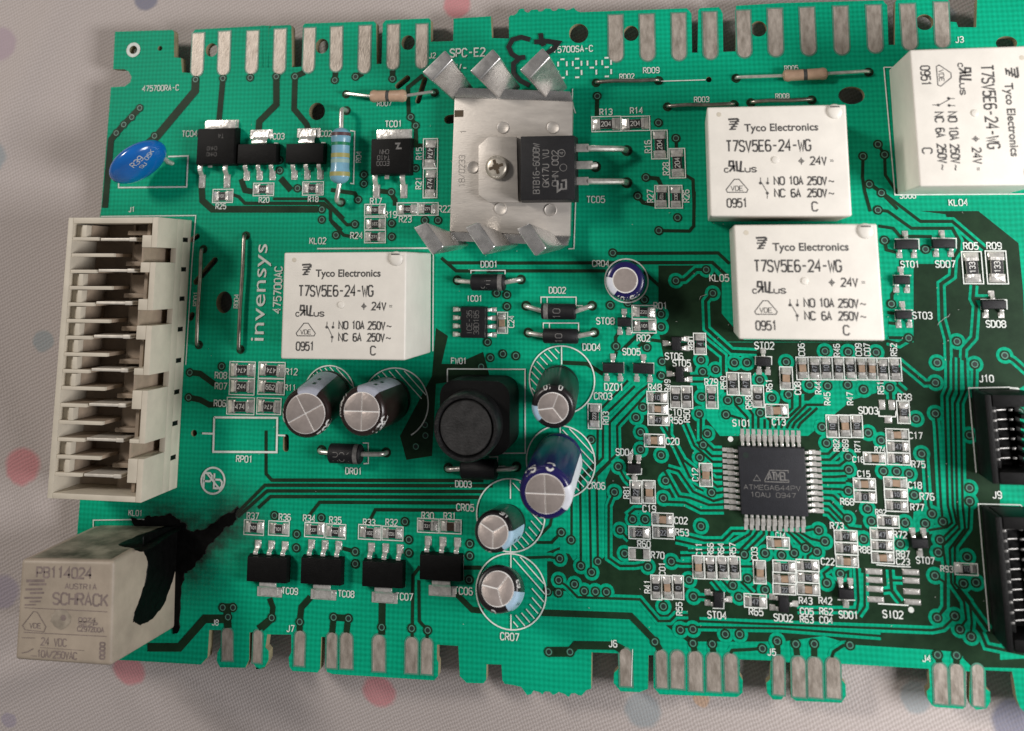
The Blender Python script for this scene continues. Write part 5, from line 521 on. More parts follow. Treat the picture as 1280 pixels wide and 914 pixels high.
# microcontroller
x, y = CHIP_CENTRE; w = 4.75
mcu = P('microcontroller', M().hexa([(-w, -w, .35), (w, -w, .35), (w, w, .35), (-w, w, .35), (-w+.12, -w+.12, 1.25), (w-.12, -w+.12, 1.25), (w-.12, w-.12, 1.25), (-w+.12, w-.12, 1.25)]).mesh('microcontroller', 'mcu_black', bevel=.12), (x, y, 0), .6, 'large square black chip with pins on four sides')
pm = gull(0, 0, 1.35, .42, .55, .14).mesh('pin', 'solder', bevel=.02, seg=1)
pl = M().box(-.26, .26, .75, 2.25, .05, .11).mesh('pin_land', 'solder')
for side in range(4):
    for k in range(11):
        a = R(90*side); u = (k-5)*.8; lx = u*math.cos(a)-w*math.sin(a); ly = u*math.sin(a)+w*math.cos(a)
        q = ob('pin', pm, mcu, (lx, ly, 0), 90*side); P('pin_land', pl, (x+lx, y+ly, 0), 90*side)
ob('index_dot', M().disc(-3.65, 3.55, .42, 1.262, 20).mesh('index_dot', 'dark_disc'), mcu)
m = M(); letters(m, 'ATMEGA644PV', -.2, -.85, .62, z=1.265, w=.075, wide=.7, width=7.9); letters(m, '10AU 0947', -.1, -1.85, .62, z=1.265, w=.075, wide=.7, width=6.3)
m.band([(-2.75, .05), (-2.25, .85), (-1.75, .05)], .08, 1.266, closed=True)
m.band([(-1.2, .05), (-.35, 1.55), (2.2, 1.55), (2.2, 1.2)], .14, 1.266); m.band([(-1.2, -.05), (2.2, -.05), (2.2, .3)], .14, 1.266); letters(m, 'ATMEL', .75, .75, 1.05, z=1.27, w=.2, wide=.55, gap=.1, width=2.9)
ob('marking', m.mesh('marking', 'laser'), mcu)

# eight-pin chip
x, y, w, h = SMALL_IC
ic = P('small_chip', M().hexa([(-w/2, -h/2, .25), (w/2, -h/2, .25), (w/2, h/2, .25), (-w/2, h/2, .25), (-w/2+.25, -h/2+.12, 1.6), (w/2-.25, -h/2+.12, 1.6), (w/2-.25, h/2-.12, 1.6), (-w/2+.25, h/2-.12, 1.6)]).mesh('small_chip', 'chip_black', bevel=.1), (x, y, 0), 0, 'eight-pin black chip beside the dark copper patch with painted shade')
for s in (0, 180):
    for k in range(4): ob('pin', gull(0, 0, 1.15, .5, .7, .18).mesh('pin', 'solder', bevel=.03, seg=1), ic, ((w/2 if s else -w/2), (k-1.5)*1.27, 0), -90 if s else 90)
m = M(); letters(m, 'ICE-35', -.55, 0, .8, 90, z=1.62, w=.09); letters(m, '38D185', .55, 0, .8, 90, z=1.62, w=.09); ob('marking', m.mesh('marking', 'laser'), ic)

# ------------------------------------------------------------------ diodes, axial parts and wire links
def lead_path(hx, hy, bx, by, z, drop=-1.2):
    d = Vector((bx-hx, by-hy)); n = max(d.length, .01); d /= n; r = min(.7, n*.45)
    return [(hx, hy, drop), (hx, hy, z-r), (hx+d.x*r*.3, hy+d.y*r*.3, z-r*.3), (hx+d.x*r, hy+d.y*r, z), (bx, by, z)]
for x, y, w, h, h1x, h1y, h2x, h2y, band, txt in DIODES:
    r = h/2*.95; z = r+.1; a = math.degrees(math.atan2(h2y-h1y, h2x-h1x)) if abs(h2y-h1y) < 2 else 0
    m = M().lathe([(r*.86, -w/2), (r, -w/2+.2), (r, w/2-.2), (r*.86, w/2)], 24); m.xf(Matrix.Translation((0, 0, z)) @ Matrix.Rotation(R(90), 4, 'Y'))
    o = P('diode', m.mesh('diode', 'chip_black', smooth=True), (x, y, 0), 0)
    for hx, hy, s in ((h1x, h1y, -1), (h2x, h2y, 1)): ob('lead', M().tube(lead_path(hx-x, hy-y, s*w*.45, 0, z), .38, 10).mesh('lead', 'lead', smooth=True), o)
    if band in 'LR':
        s = 1 if band == 'R' else -1; q = M().lathe([(r*1.006, -.35), (r*1.006, .35)], 24, cap0=False, cap1=False); q.xf(Matrix.Translation((s*(w/2-.75), 0, z)) @ Matrix.Rotation(R(90), 4, 'Y')); ob('band', q.mesh('band', 'laser', smooth=True), o)
    if txt: ob('marking', letters(M(), txt, -.2, -.3, r*.9, 0 if txt != '10' else 90, fn=lambda u, v, e: (u, v, z+math.sqrt(max(0, r*r-v*v))+.02+e), w=.1).mesh('marking', 'laser'), o)
for x, y, w, h, h1x, h1y, h2x, h2y in BANDED:
    r = h/2; z = r+.1; m = M().lathe([(r*.35, -w/2), (r*.85, -w/2+.25), (r, -w/2+.7), (r*.9, -w/2+1.3), (r*.88, 0), (r*.9, w/2-1.3), (r, w/2-.7), (r*.85, w/2-.25), (r*.35, w/2)], 24); m.xf(Matrix.Translation((0, 0, z)) @ Matrix.Rotation(R(90), 4, 'Y'))
    o = P('axial_resistor', m.mesh('axial_resistor', 'beige', smooth=True), (x, y, 0), math.degrees(math.atan2(h2y-h1y, h2x-h1x)) , 'beige axial resistor with one black band')
    c, s = math.cos(-o.rotation_euler[2]), math.sin(-o.rotation_euler[2])
    for hx, hy, sg in ((h1x, h1y, -1), (h2x, h2y, 1)):
        ux, uy = (hx-x)*c-(hy-y)*s, (hx-x)*s+(hy-y)*c; ob('lead', M().tube(lead_path(ux, uy, sg*w*.45, 0, z), .27, 8).mesh('lead', 'lead', smooth=True), o)
    q = M().lathe([(r*.895, -.28), (r*.895, .28)], 24, cap0=False, cap1=False); q.xf(Matrix.Translation((0, 0, z)) @ Matrix.Rotation(R(90), 4, 'Y')); ob('band', q.mesh('band', 'print', smooth=True), o)
for xa, ya, xb, yb in JUMPERS:
    d = Vector((xb-xa, yb-ya)); n = d.length; rz = math.degrees(math.atan2(d.y, d.x))
    m = M().tube([(0, 0, -1.2), (0, 0, .3), (.18, 0, .75), (.6, 0, .9), (n*.3, .08, .95), (n*.65, -.06, .92), (n-.6, 0, .9), (n-.18, 0, .75), (n, 0, .3), (n, 0, -1.2)], .32, 10)
    P('jumper_wire', m.mesh('jumper_wire', 'wire', smooth=True), (xa, ya, 0), rz)
# blue banded resistor
ax, ay, bx, by, tx_, ty_, _z, ux_, uy_, _z2, dia = BLUE_RESISTOR
L = ty_-uy_; cx, cy = (tx_+ux_)/2, (ty_+uy_)/2; r = 1.62; z = 2.6
def rr(t): return r*(1.0 if abs(abs(t)-.5) < .14 else .92)
prof = [(.35, -L/2)]+[(r*k, -L/2+d) for k, d in ((.62, .25), (.9, .7), (1., 1.2), (1., 1.9), (.93, 2.5), (.91, L/2))]; prof = prof[:-1]+[(.91*r, 0)]+[(a, -b) for a, b in prof[::-1] if b < 0]
m = M().lathe(prof, 28); m.xf(Matrix.Translation((0, 0, z)) @ Matrix.Rotation(R(-90), 4, 'X'))
o = P('axial_resistor', m.mesh('axial_resistor', 'resistor_blue', smooth=True), (cx, cy, 0), 0, 'large pale blue resistor with coloured bands')
for f, c, w in ((.375, 'band_brown', .55), (.21, 'band_green', .6), (.0, 'band_gold', .7), (-.1, 'band_pale', .6), (-.33, 'band_gold', .7)):
    t = f*L; rad = r*1.008 if abs(t) > L/2-2.2 else r*.935
    q = M().lathe([(rad, -w/2), (rad, w/2)], 28, cap0=False, cap1=False); q.xf(Matrix.Translation((0, t, z)) @ Matrix.Rotation(R(-90), 4, 'X')); ob('band', q.mesh('band', c, smooth=True), o)
for hx, hy, s in ((ax-cx, ay-cy, 1), (bx-cx, by-cy, -1)): ob('lead', M().tube(lead_path(hx, hy, 0, s*(L/2-.1), z), .4, 10).mesh('lead', 'lead', smooth=True), o)

# ------------------------------------------------------------------ blue varistor
x, y, z, lx, ly, ln = BLUE_DISC
def varistor():
    ra, rb, t = 5.1, 4.5, 2.0; m = M(); nu, nv = 36, 18; v = []; f = []
    def pt(u, w_): return (ra*math.cos(w_)*math.cos(u), rb*math.cos(w_)*math.sin(u), t*(math.sin(w_) if abs(math.sin(w_)) < .9 else math.copysign(.9+(abs(math.sin(w_))-.9)*.5, math.sin(w_))))
    for j in range(1, nv):
        for i in range(nu): v.append(pt(2*math.pi*i/nu, -math.pi/2+math.pi*j/nv))
    v += [(0, 0, -t*.95), (0, 0, t*.95)]
    for j in range(nv-2):
        for i in range(nu): q = (i+1) % nu; f.append((j*nu+i, j*nu+q, (j+1)*nu+q, (j+1)*nu+i))
    b, tt = len(v)-2, len(v)-1
    for i in range(nu): q = (i+1) % nu; f += [(b, q, i), (tt, (nv-2)*nu+i, (nv-2)*nu+q)]
    m.add(v, f)
    ca = R(38); e = R(11)
    X = Vector((math.cos(ca), math.sin(ca), 0)); Nn = Vector((math.sin(ca)*math.cos(e), -math.cos(ca)*math.cos(e), math.sin(e))); Y = Nn.cross(X)
    mt = Matrix((X, Y, Nn)).transposed().to_4x4(); mt.translation = Vector((0, 0, 5.6))
    m.xf(mt); o = P('varistor', m.mesh('varistor', 'varistor_blue', smooth=True), (x, y, 0), 0, 'glossy blue disc varistor leaning over')
    def on(u, w_, e_): 
        k = 1-(u/ra)**2-(w_/rb)**2; return (u, w_, t*min(.96, math.sqrt(max(k, 0)))+.03+e_)
    q = M(); letters(q, 'R39', .9, 2.6, 1.0, 0, fn=on, w=.13); letters(q, '05K', 2.9, 1.7, .8, 0, fn=on, w=.1); letters(q, 'SU', .9, 1.1, .8, 0, fn=on, w=.11); q.xf(mt); ob('marking', q.mesh('marking', 'mark_white'), o)
    for s in (-1, 1): ob('lead', M().tube([(3.2*s*.8, 3.2*s*.3+.3, 2.2), (3.5*s*.8, -.1+s*.6, 1.0), (3.6*s, -.2+s*.3, -1.2)], .4, 8).mesh('lead', 'lead', smooth=True), o)
varistor()

# ------------------------------------------------------------------ electrolytic capacitors
def capacitor(data, sleeve, stripe, stripe_at, sectors, turn, texts, label):
    bx, by, _, tx_, ty_, h, rf, ro = data
    base = Vector((bx, by, 0)); top = Vector((tx_, ty_, h)); ax_ = top-base; H = ax_.length
    q = Vector((0, 0, 1)).rotation_difference(ax_)
    prof = [(ro*.90, .05), (ro*.96, .3), (ro*.96, .9), (ro*.90, 1.3), (ro*.96, 1.7), (ro, 2.2), (ro, H-1.0), (ro*.985, H-.55), (ro*.93, H-.18), (rf*1.02+(ro-rf)*.45, H-.02), (rf*1.03, H-.02)]
    o = P('electrolytic_capacitor', M().lathe(prof, 40, cap1=True).mesh('sleeve', sleeve, smooth=True), (bx, by, 0), 0, label); o.rotation_mode = 'QUATERNION'; o.rotation_quaternion = q
    # printed stripe follows the sleeve and folds over its shoulder
    a0, a1 = stripe_at; m = M(); n = 10; v = []
    pr = [(r+.025, z) for r, z in prof[5:]]; pr[-1] = (pr[-1][0]-.02, pr[-1][1]+.025); pr[-2] = (pr[-2][0], pr[-2][1]+.02)
    for r, z in pr:
        for k in range(n+1): a = R(a0+(a1-a0)*k/n); v.append((r*math.cos(a), r*math.sin(a), z))
    m.add(v, [(j*(n+1)+k, j*(n+1)+k+1, (j+1)*(n+1)+k+1, (j+1)*(n+1)+k) for j in range(len(pr)-1) for k in range(n)]); ob('polarity_stripe', m.mesh('stripe', stripe, smooth=True), o)
    m = M()                                                    # minus signs down the stripe
    for z in (H-2.6, H-5.6): a = R((a0+a1)/2); m.band([(-.15, z), (-.15, z-1.3)], .45, 0, fn=lambda u, w_: ((ro+.045)*math.cos(a+u/ro), (ro+.045)*math.sin(a+u/ro), w_))
    ob('marking', m.mesh('minus_mark', sleeve), o)
    # scored aluminium end
    t = M().disc(0, 0, rf*1.03, H-.005, 40); ob('can_end', t.mesh('can_end', 'groove_glint'), o)  # pale disc paints glints into the score grooves
    if sectors == 1: ob('end_sector', M().lathe([(rf*.95, H-.03), (rf*.93, H+.05), (rf*.6, H+.09), (.05, H+.06)], 32).mesh('end_sector', 'can', smooth=True), o)
    for k in range(sectors if sectors > 1 else 0):
        a0_, a1_ = turn+360/sectors*k, turn+360/sectors*(k+1); gap = .085
        am = R((a0_+a1_)/2); off = Vector((math.cos(am), math.sin(am)))*gap/math.sin(math.pi/sectors)
        pts = [off]+[off+Vector((math.cos(R(a)), math.sin(R(a))))*(rf-gap*1.4) for a in [a0_+(a1_-a0_)*j/9 for j in range(10)]]
        lim = []
        for p_ in pts: lim.append((p_ if p_.length < rf else p_*(rf/p_.length))[:])
        ob('end_sector', M().prism(lim, H-.03, H+.10).mesh('end_sector', 'can', bevel=.05), o)
    m = M()
    for txt, ang, size, side in texts:
        def onto(u, w_, e, ang=ang, side=side):
            # lettering follows the sleeve profile: down over the shoulder on to the wall
            a = R(ang)+u/ro; s_ = .12+size/2-w_; k = len(prof)-2
            while k > 5:
                (ra_, za_), (rb_, zb_) = prof[k], prof[k-1]; d = math.hypot(ra_-rb_, za_-zb_)
                if s_ <= d or k == 6: break
                s_ -= d; k -= 1
            f = s_/d; nr, nz = (za_-zb_)/d, -(ra_-rb_)/d; off = .05+e
            r = ra_+(rb_-ra_)*f+nr*off; zz = za_+(zb_-za_)*f+nz*off
            return (r*math.cos(a), r*math.sin(a), zz)
        letters(m, txt, 0, 0, size, fn=onto, w=size*.2)
    if texts: ob('marking', m.mesh('marking', 'mark_white'), o)
    return o
C = CAPACITORS
capacitor(C[0], 'sleeve_brown', 'stripe_grey', (58, 112), 4, 28, [('Z0C', -38, 1.3, 0), ('105', 185, 1.0, 0)], 'brown-black capacitor with a grey stripe, nearest the empty resistor outline')
capacitor(C[1], 'sleeve_brown', 'stripe_grey', (48, 104), 4, 0, [('XBC', -35, 1.35, 0), ('105CM', 165, 1.0, 0)], 'brown-black capacitor with a grey stripe, beside the black coil')
capacitor(C[2], 'sleeve_black', 'stripe_blue', (175, 222), 3, -172, [('10', 105, .8, 0), ('0', 68, .8, 0)], 'black capacitor with a pale blue stripe inside a hatched ring')
capacitor(C[3], 'sleeve_indigo', 'stripe_white', (-38, 20), 4, 0, [('SU', 125, 1.2, 0), ('C', 78, 1.5, 0), ('VA0', -112, 1.1, 0)], 'tall indigo capacitor with a white stripe')
capacitor(C[4], 'sleeve_black', 'stripe_blue', (-55, 5), 3, 30, [('16', -105, .8, 0), ('UF', 60, .8, 0)], 'small black capacitor beside the tall indigo one')
capacitor(C[5], 'sleeve_black', 'stripe_blue', (-60, -5), 3, 50, [('D', -100, 1.0, 0), ('63', 15, .7, 0)], 'small black capacitor with a blue stripe by the lower edge')
bx, by, _, tx_, ty_, h, rf, ro = C[6]
o = capacitor(C[6], 'sleeve_indigo', 'stripe_white', (170, 232), 1, 0, [('SU', -60, 1.0, 0), ('10V', -100, .8, 0)], 'short indigo capacitor in a white ring')

# ------------------------------------------------------------------ coil
bx, by, bw, tx_, ty_, ro, ri = COIL
m = M(); w = bw/2; c = 2.3
poly = [(sx*(w-c)+c*math.cos(R(a0+15*k)), sy*(w-c)+c*math.sin(R(a0+15*k))) for sx, sy, a0 in ((1, 1, 0), (-1, 1, 90), (-1, -1, 180), (1, -1, 270)) for k in range(7)]
m.prism([(x_*.97, y_*.97) for x_, y_ in poly], .1, 8.6); coil = P('coil', m.mesh('coil_base', 'black', smooth=True), (bx, by, 0), 0, 'black drum-topped coil on a square base')
dx, dy = tx_-bx, ty_-by
m = M().lathe([(ro*.9, 8.3), (ro*.97, 8.7), (ro, 9.2), (ro, 11.2), (ro*.985, 11.7), (ro*.95, 12.0), (ro*.86, 12.0), (ro*.83, 11.7), (ro*.82, 11.0)], 48, cap1=True)
m.v = [(x+dx*z/12, y+dy*z/12, z) for x, y, z in m.v]; ob('shell', m.mesh('shell', 'ferrite', smooth=True), coil)
m = M().lathe([(ro*.79, 10.5), (ro*.79, 11.65), (ro*.765, 11.8)], 48); m.v = [(x+dx*z/12, y+dy*z/12, z) for x, y, z in m.v]; ob('core', m.mesh('core', 'ferrite_dusty', smooth=True), coil)

# ------------------------------------------------------------------ relays
def bars_logo(m, cx, cy, s, z):
    for k, (a, b, t) in enumerate(((-1.0, .75, .30), (-.75, 1.0, .22), (-.9, .8, .22), (-.55, .6, .2), (-.85, .35, .2))):
        yy = .75-k*.38; m.band([(cx+a*s*.8, cy+yy*s), (cx+b*s*.8, cy+yy*s+.06*s)], t*s, z+k*.002)
    m.band([(cx+.75*s, cy+.8*s), (cx-.45*s, cy-.75*s)], .26*s, z+.014)
def relay(x, y, rz, label):
    W, D, H = 19., 15.5, 15.3
    m = M().hexa([(-W/2, -D/2, .25), (W/2, -D/2, .25), (W/2, D/2, .25), (-W/2, D/2, .25), (-W/2+.06, -D/2+.06, H), (W/2-.06, -D/2+.06, H), (W/2-.06, D/2-.06, H), (-W/2+.06, D/2-.06, H)])
    o = P('relay', m.mesh('relay_case', 'relay_white', bevel=.28, seg=3), (x, y, 0), rz, label)
    k = .0232; z = H+.012
    def f(u, v): return ((u-495)*k, (495-v)*k)
    def done(name): nonlocal q; ob(name, q.mesh(name, 'print'), o); q = M()
    q = M(); lx, ly = f(245, 272); bars_logo(q, lx, ly, .95, z); done('printed_logo')
    letters(q, 'T7SV5E6-24-WG', *f(442, 405), 1.5, w=.235, z=z, wide=.56, gap=.32, width=11.4); done('type_number')
    letters(q, '24V', *f(728, 499), 1.05, w=.205, z=z, width=2.1); letters(q, '=', *f(805, 500), .85, w=.09, z=z)
    cx, cy = f(630, 500); q.band([(cx-.42, cy), (cx+.42, cy)], .12, z); q.ring(cx, cy, .2, .3, z+.004, 16); q.band([(cx, cy+.5), (cx, cy-.5)], .12, z+.008); done('voltage_rating')
    letters(q, 'c', *f(192, 544), .9, w=.16, z=z); letters(q, 'us', *f(335, 542), .95, w=.17, z=z, wide=.7)
    cx, cy = f(250, 527); q.band([(cx-.25, cy-.75), (cx-.4, cy+.7), (cx-.9, cy+.7), (cx-.95, cy+.05), (cx-.3, cy-.02), (cx-.95, cy-.75)], .27, z); q.band([(cx+.05, cy+.75), (cx+.12, cy-.6), (cx+.55, cy-.7), (cx+.7, cy+.75)], .3, z+.004); q.band([(cx+.45, cy-.75), (cx+1.1, cy-.75)], .2, z+.008); done('approval_mark')
    q.band([f(x_, y_) for x_, y_ in ((236, 606), (264, 606), (314, 668), (306, 684), (194, 684), (186, 668))], .13, z, closed=True); letters(q, 'VDE', *f(250, 660), .62, w=.1, z=z, width=1.6); done('safety_mark')
    letters(q, '0951', *f(248, 748), 1.15, w=.205, z=z, width=2.7); done('date_code')
    letters(q, 'NO', *f(498, 617), 1.05, w=.205, z=z, width=1.35); letters(q, '10A', *f(594, 617), 1.05, w=.205, z=z, width=1.8); letters(q, '250V', *f(715, 618), 1.05, w=.205, z=z, width=2.5); letters(q, '~', *f(796, 622), 1.05, w=.15, z=z, width=.8)
    letters(q, 'NC', *f(498, 690), 1.05, w=.205, z=z, width=1.35); letters(q, '6A', *f(590, 691), 1.05, w=.205, z=z, width=1.2); letters(q, '250V', *f(712, 690), 1.05, w=.205, z=z, width=2.5); letters(q, '~', *f(793, 694), 1.05, w=.15, z=z, width=.8)
    letters(q, 'C', *f(695, 770), 1.2, w=.205, z=z)
    done('contact_rating')
    for pts in (((390, 596), (388, 636)), ((432, 596), (430, 636)), ((392, 622), (428, 690)), ((426, 690), (424, 722))): q.band([f(*p_) for p_ in pts], .11, z+.002)
    for p_ in ((388, 630), (430, 630), (426, 690)): q.disc(*f(*p_), .2, z+.02, 10)
    done('contact_symbol')
    ob('maker_name', merge(M(), font_mesh('Tyco Electronics', 1.5, 10.0, weight=.025), *f(521, 302), dz=z).mesh('maker_name', 'print'), o)
    u, v = f(835, 205); nz = M().lathe([(1.06, H-.02), (1.04, H+.10), (.92, H+.26), (.6, H+.38), (.05, H+.42)], 28, (u, v)); nub = ob('moulded_button', nz.mesh('moulded_button', 'relay_white', smooth=True), o)
    ob('polarity_bar', M().band([(u-.62, v+.62), (u+.68, v+.62)], .17, H+.46).mesh('polarity_bar', 'print'), o)
    u, v = f(480, 492); ob('dimple', M().lathe([(.52, H-.01), (.44, H+.14), (.05, H+.22)], 20, (u, v)).mesh('dimple', 'relay_white', smooth=True), o)
    u, v = f(158, 210); ob('dimple', M().lathe([(.34, H+.015), (.28, H+.03), (.12, H-.0), (.05, H-.0)], 16, (u, v), cap1=True).mesh('dimple', 'cream', smooth=True), o)
relay(*RELAYS[0], 'white relay left of the black eight-pin chip')
relay(*RELAYS[1], 'white relay right of the heat sink')
relay(*RELAYS[2], 'white relay above the microcontroller')
relay(*RELAYS[3], 'white relay turned a quarter, at the board end')

def old_relay():
    b = [Vector(q) for q in OLD_RELAY[:4]]; t = [Vector(q) for q in OLD_RELAY[4:]]
    m = M().hexa([b[3], b[2], b[1], b[0], t[3], t[2], t[1], t[0]])
    o = P('relay', m.mesh('burnt_relay', 'relay_old', bevel=.6, seg=4), label='tall older relay with a melted black burn down one side')
    up = (t[1]-t[0]).cross(t[0]-t[3]).normalized(); up = up if up.z > 0 else -up
    def fn(e0): return lambda u, v, e=0: ((t[0]*(1-u)+t[1]*u)*(1-v)+(t[3]*(1-u)+t[2]*u)*v+up*(e0+e))[:]
    q = M()
    def txt(s, u, v, h, width, rot=0, w=None):
        m2 = letters(M(), s, 0, 0, h*14.5, rot, w=(w or h*14.5*.16)*1.45, width=width*14.5 if not rot else None, wide=.6); f = fn(.015)
        q.add([f(u+a/14.8, v-b_/13.9, c_) for a, b_, c_ in m2.v], m2.f)
    txt('PB114024', .475, .125, .095, .60, w=.2); txt('AUSTRIA', .66, .255, .048, .34, w=.1); txt('SCHRACK', .66, .38, .105, .59, w=.2)
    txt('24 VDC', .40, .805, .068, .27, w=.11); txt('10A/250VAC', .44, .925, .062, .42, w=.12); txt('VDE', .195, .655, .045, .12, w=.09)
    txt('00Z4', .74, .575, .035, .18, w=.1); txt('SEZP', .75, .615, .035, .2, w=.1); txt('CZ97Z00A', .78, .665, .04, .28, w=.1); txt('0000', .91, .86, .05, .2, 90, w=.16)
    f = fn(.02)
    for k, (u0, u1, v, w) in enumerate(((.07, .27, .215, .42), (.10, .29, .25, .3), (.07, .25, .30, .3), (.12, .27, .335, .28), (.06, .25, .385, .26), (.12, .24, .42, .24), (.07, .19, .455, .2))):
        q.band([(u0, v), (u1, v-.008)], w/14, 0, fn=lambda a, b_: f(a, b_, k*.002))
    for pts, w in ((((.07, .482), (.95, .488)), .1), (((.08, .725), (.95, .722)), .1), (((.26, .865), (.72, .868)), .07), (((.06, .78), (.2, .775)), .1), (((.07, .93), (.13, .915), (.19, .88)), .12), (((.17, .95), (.23, .95)), .1)): q.band(pts, w/14, 0, fn=lambda a, b_: f(a, b_, .02))
    q.band([(.06, .66), (.09, .70), (.29, .71), (.31, .66), (.21, .52), (.17, .515)], .1/14, 0, fn=lambda a, b_: f(a, b_, .024), closed=True)
    ob('marking', q.mesh('marking', 'print_faded'), o)
    s = M(); g = fn(.03); n = 20
    s.add([g(.465+.105*math.cos(2*math.pi*k/n)*(1+.1*math.sin(3*k)), .575+.10*math.sin(2*math.pi*k/n)*(1+.08*math.cos(5*k))) for k in range(n)], [tuple(range(n))[::-1]], 0)
    s.add([fn(.045)(.49+.03*math.cos(2*math.pi*k/10), .565+.03*math.sin(2*math.pi*k/10)) for k in range(10)], [tuple(range(10))[::-1]], 1); ob('soot_spot', s.mesh('soot_spot', ['relay_soot', 'print_faded']), o)
    # melted, charred patch on the side and end walls
    def crust(name, pts, nrm, thick, seed, mt, rough=.35):
        """smooth molten sheet: a closed spline through pts, gently lobed, with a rounded lip"""
        rnd = random.Random(seed); nrm = Vector(nrm); P_ = [Vector(p_) for p_ in pts]; N_ = len(P_); out = []
        ph = [rnd.uniform(0, 6.3) for _ in range(5)]
        for i in range(N_):
            p0, p1, p2, p3 = P_[i-1], P_[i], P_[(i+1) % N_], P_[(i+2) % N_]
            for k in range(7):
                u = k/7; q_ = .5*((2*p1)+(p2-p0)*u+(2*p0-5*p1+4*p2-p3)*u*u+(3*p1-p0-3*p2+p3)*u**3)
                s_ = i+u; d = (p2-p1).normalized().cross(nrm); out.append(q_+d*rough*(.5*math.sin(5.1*s_+ph[0])+.35*math.sin(9.7*s_+ph[1])+.3*math.sin(17*s_+ph[2]))*.6)
        n = len(out); ins = []
        for i in range(n):
            tg = (out[(i+1) % n]-out[i-1]).normalized(); ins.append(tg.cross(nrm))
        area = sum(((out[i]-out[0]).cross(out[(i+1) % n]-out[0])).dot(nrm) for i in range(n)); sg = -1 if area > 0 else 1
        v = [(p_+nrm*.015)[:] for p_ in out]+[(p_+w_*sg*.10+nrm*thick)[:] for p_, w_ in zip(out, ins)]
        m_ = M(); m_.add(v, [(i, (i+1) % n, n+(i+1) % n, n+i) for i in range(n)]+[tuple(n+i for i in range(n))])
        me = m_.mesh(name, mt, smooth=True); b_ = bmesh.new(); b_.from_mesh(me); bmesh.ops.triangulate(b_, faces=[f_ for f_ in b_.faces if len(f_.verts) > 4]); bmesh.ops.recalc_face_normals(b_, faces=b_.faces[:]); b_.to_mesh(me); b_.free(); return me
    n1 = (b[2]-b[1]).cross(t[1]-b[1]).normalized(); n1 = n1 if n1.x > 0 else -n1
    n2 = (t[1]-t[0]).cross(b[0]-t[0]).normalized(); n2 = n2 if n2.y > 0 else -n2
    ob('burn_mark', crust('burn_mark', STAIN_SIDE, n1, .10, 2, 'char', .22), o, label='black melted burn on the side wall')
    ob('burn_mark', crust('burn_mark', STAIN_TOP, n2, .09, 5, 'char', .3), o, label='black melted burn on the end wall')
    # sooty end wall
    e = [t[0]*.93+t[1]*.07, t[0]*.06+t[1]*.94, b[1]*.9+b[0]*.1, b[0]*.92+b[1]*.08]; e = [p_+n2*.03 for p_ in e]
    e[0] = e[0].lerp(e[3], .05); e[1] = e[1].lerp(e[2], .05); ob('soot_film', M().add([p_[:] for p_ in e], [(0, 1, 2, 3)]).mesh('soot_film', 'end_soot'), o)
    P('burn_mark', crust('burn_mark', [(x_, y_, .12) for x_, y_ in STAIN_BOARD], (0, 0, 1), .10, 9, 'char', .5), label='charred track spreading over the board from the burnt relay')
mat('relay_soot', (.36, .31, .25), .6, vary=.4, vscale=5)
mat('end_soot', (.30, .28, .22), .6, vary=.75, vscale=2.2, c2=(.05, .055, .035))
old_relay()

def soot_material():
    m, nt, b = nt_new('soot_film'); N = nt.nodes; Lk = nt.links
    b.inputs['Base Color'].default_value = (.006, .008, .006, 1); b.inputs['Roughness'].default_value = .7
    tc = N.new('ShaderNodeTexCoord'); nz = N.new('ShaderNodeTexNoise'); nz.inputs['Scale'].default_value = 5; nz.inputs['Detail'].default_value = 7; nz.inputs['Roughness'].default_value = .7
    Lk.new(tc.outputs['Object'], nz.inputs[0]); at = N.new('ShaderNodeAttribute'); at.attribute_name = 'soot_depth'
    f = math_node(nt, 'MULTIPLY', at.outputs['Fac'], math_node(nt, 'ADD', math_node(nt, 'MULTIPLY', nz.outputs['Fac'], 2.2), -.35))
    cl = N.new('ShaderNodeClamp'); Lk.new(f, cl.inputs[0]); Lk.new(cl.outputs[0], b.inputs['Alpha'])
    MATS['soot_film'] = m
soot_material()
def soot():
    # smoke deposit thinning out round the char, denser near the burn's spine
    spine = [(-57, -28), (-53.2, -29), (-51.5, -33), (-49, -29.5), (-45, -26.8)]; m = M(); x0, x1, y0, y1, n = -66, -36, -46, -18, 60; dens = []
    for j in range(n+1):
        for i in range(n+1):
            x, y = x0+(x1-x0)*i/n, y0+(y1-y0)*j/n; d = 99
            for (ax, ay), (bx, by) in zip(spine, spine[1:]):
                t_ = max(0, min(1, ((x-ax)*(bx-ax)+(y-ay)*(by-ay))/((bx-ax)**2+(by-ay)**2))); d = min(d, math.hypot(x-ax-t_*(bx-ax), y-ay-t_*(by-ay)))
            m.v.append((x, y, .19)); dens.append(max(0, 1-d/9)**1.8)
    m.f = [(j*(n+1)+i, j*(n+1)+i+1, (j+1)*(n+1)+i+1, (j+1)*(n+1)+i) for j in range(n) for i in range(n)]
    keep = [k for k, f in enumerate(m.f) if max(dens[q] for q in f) > 0]; m.f = [m.f[k] for k in keep]; m.m = [0]*len(m.f)
    me = m.mesh('soot', 'soot_film'); a = me.attributes.new('soot_depth', 'FLOAT', 'POINT'); a.data.foreach_set('value', dens); o = P('soot', me); o['kind'] = 'stuff'
soot()

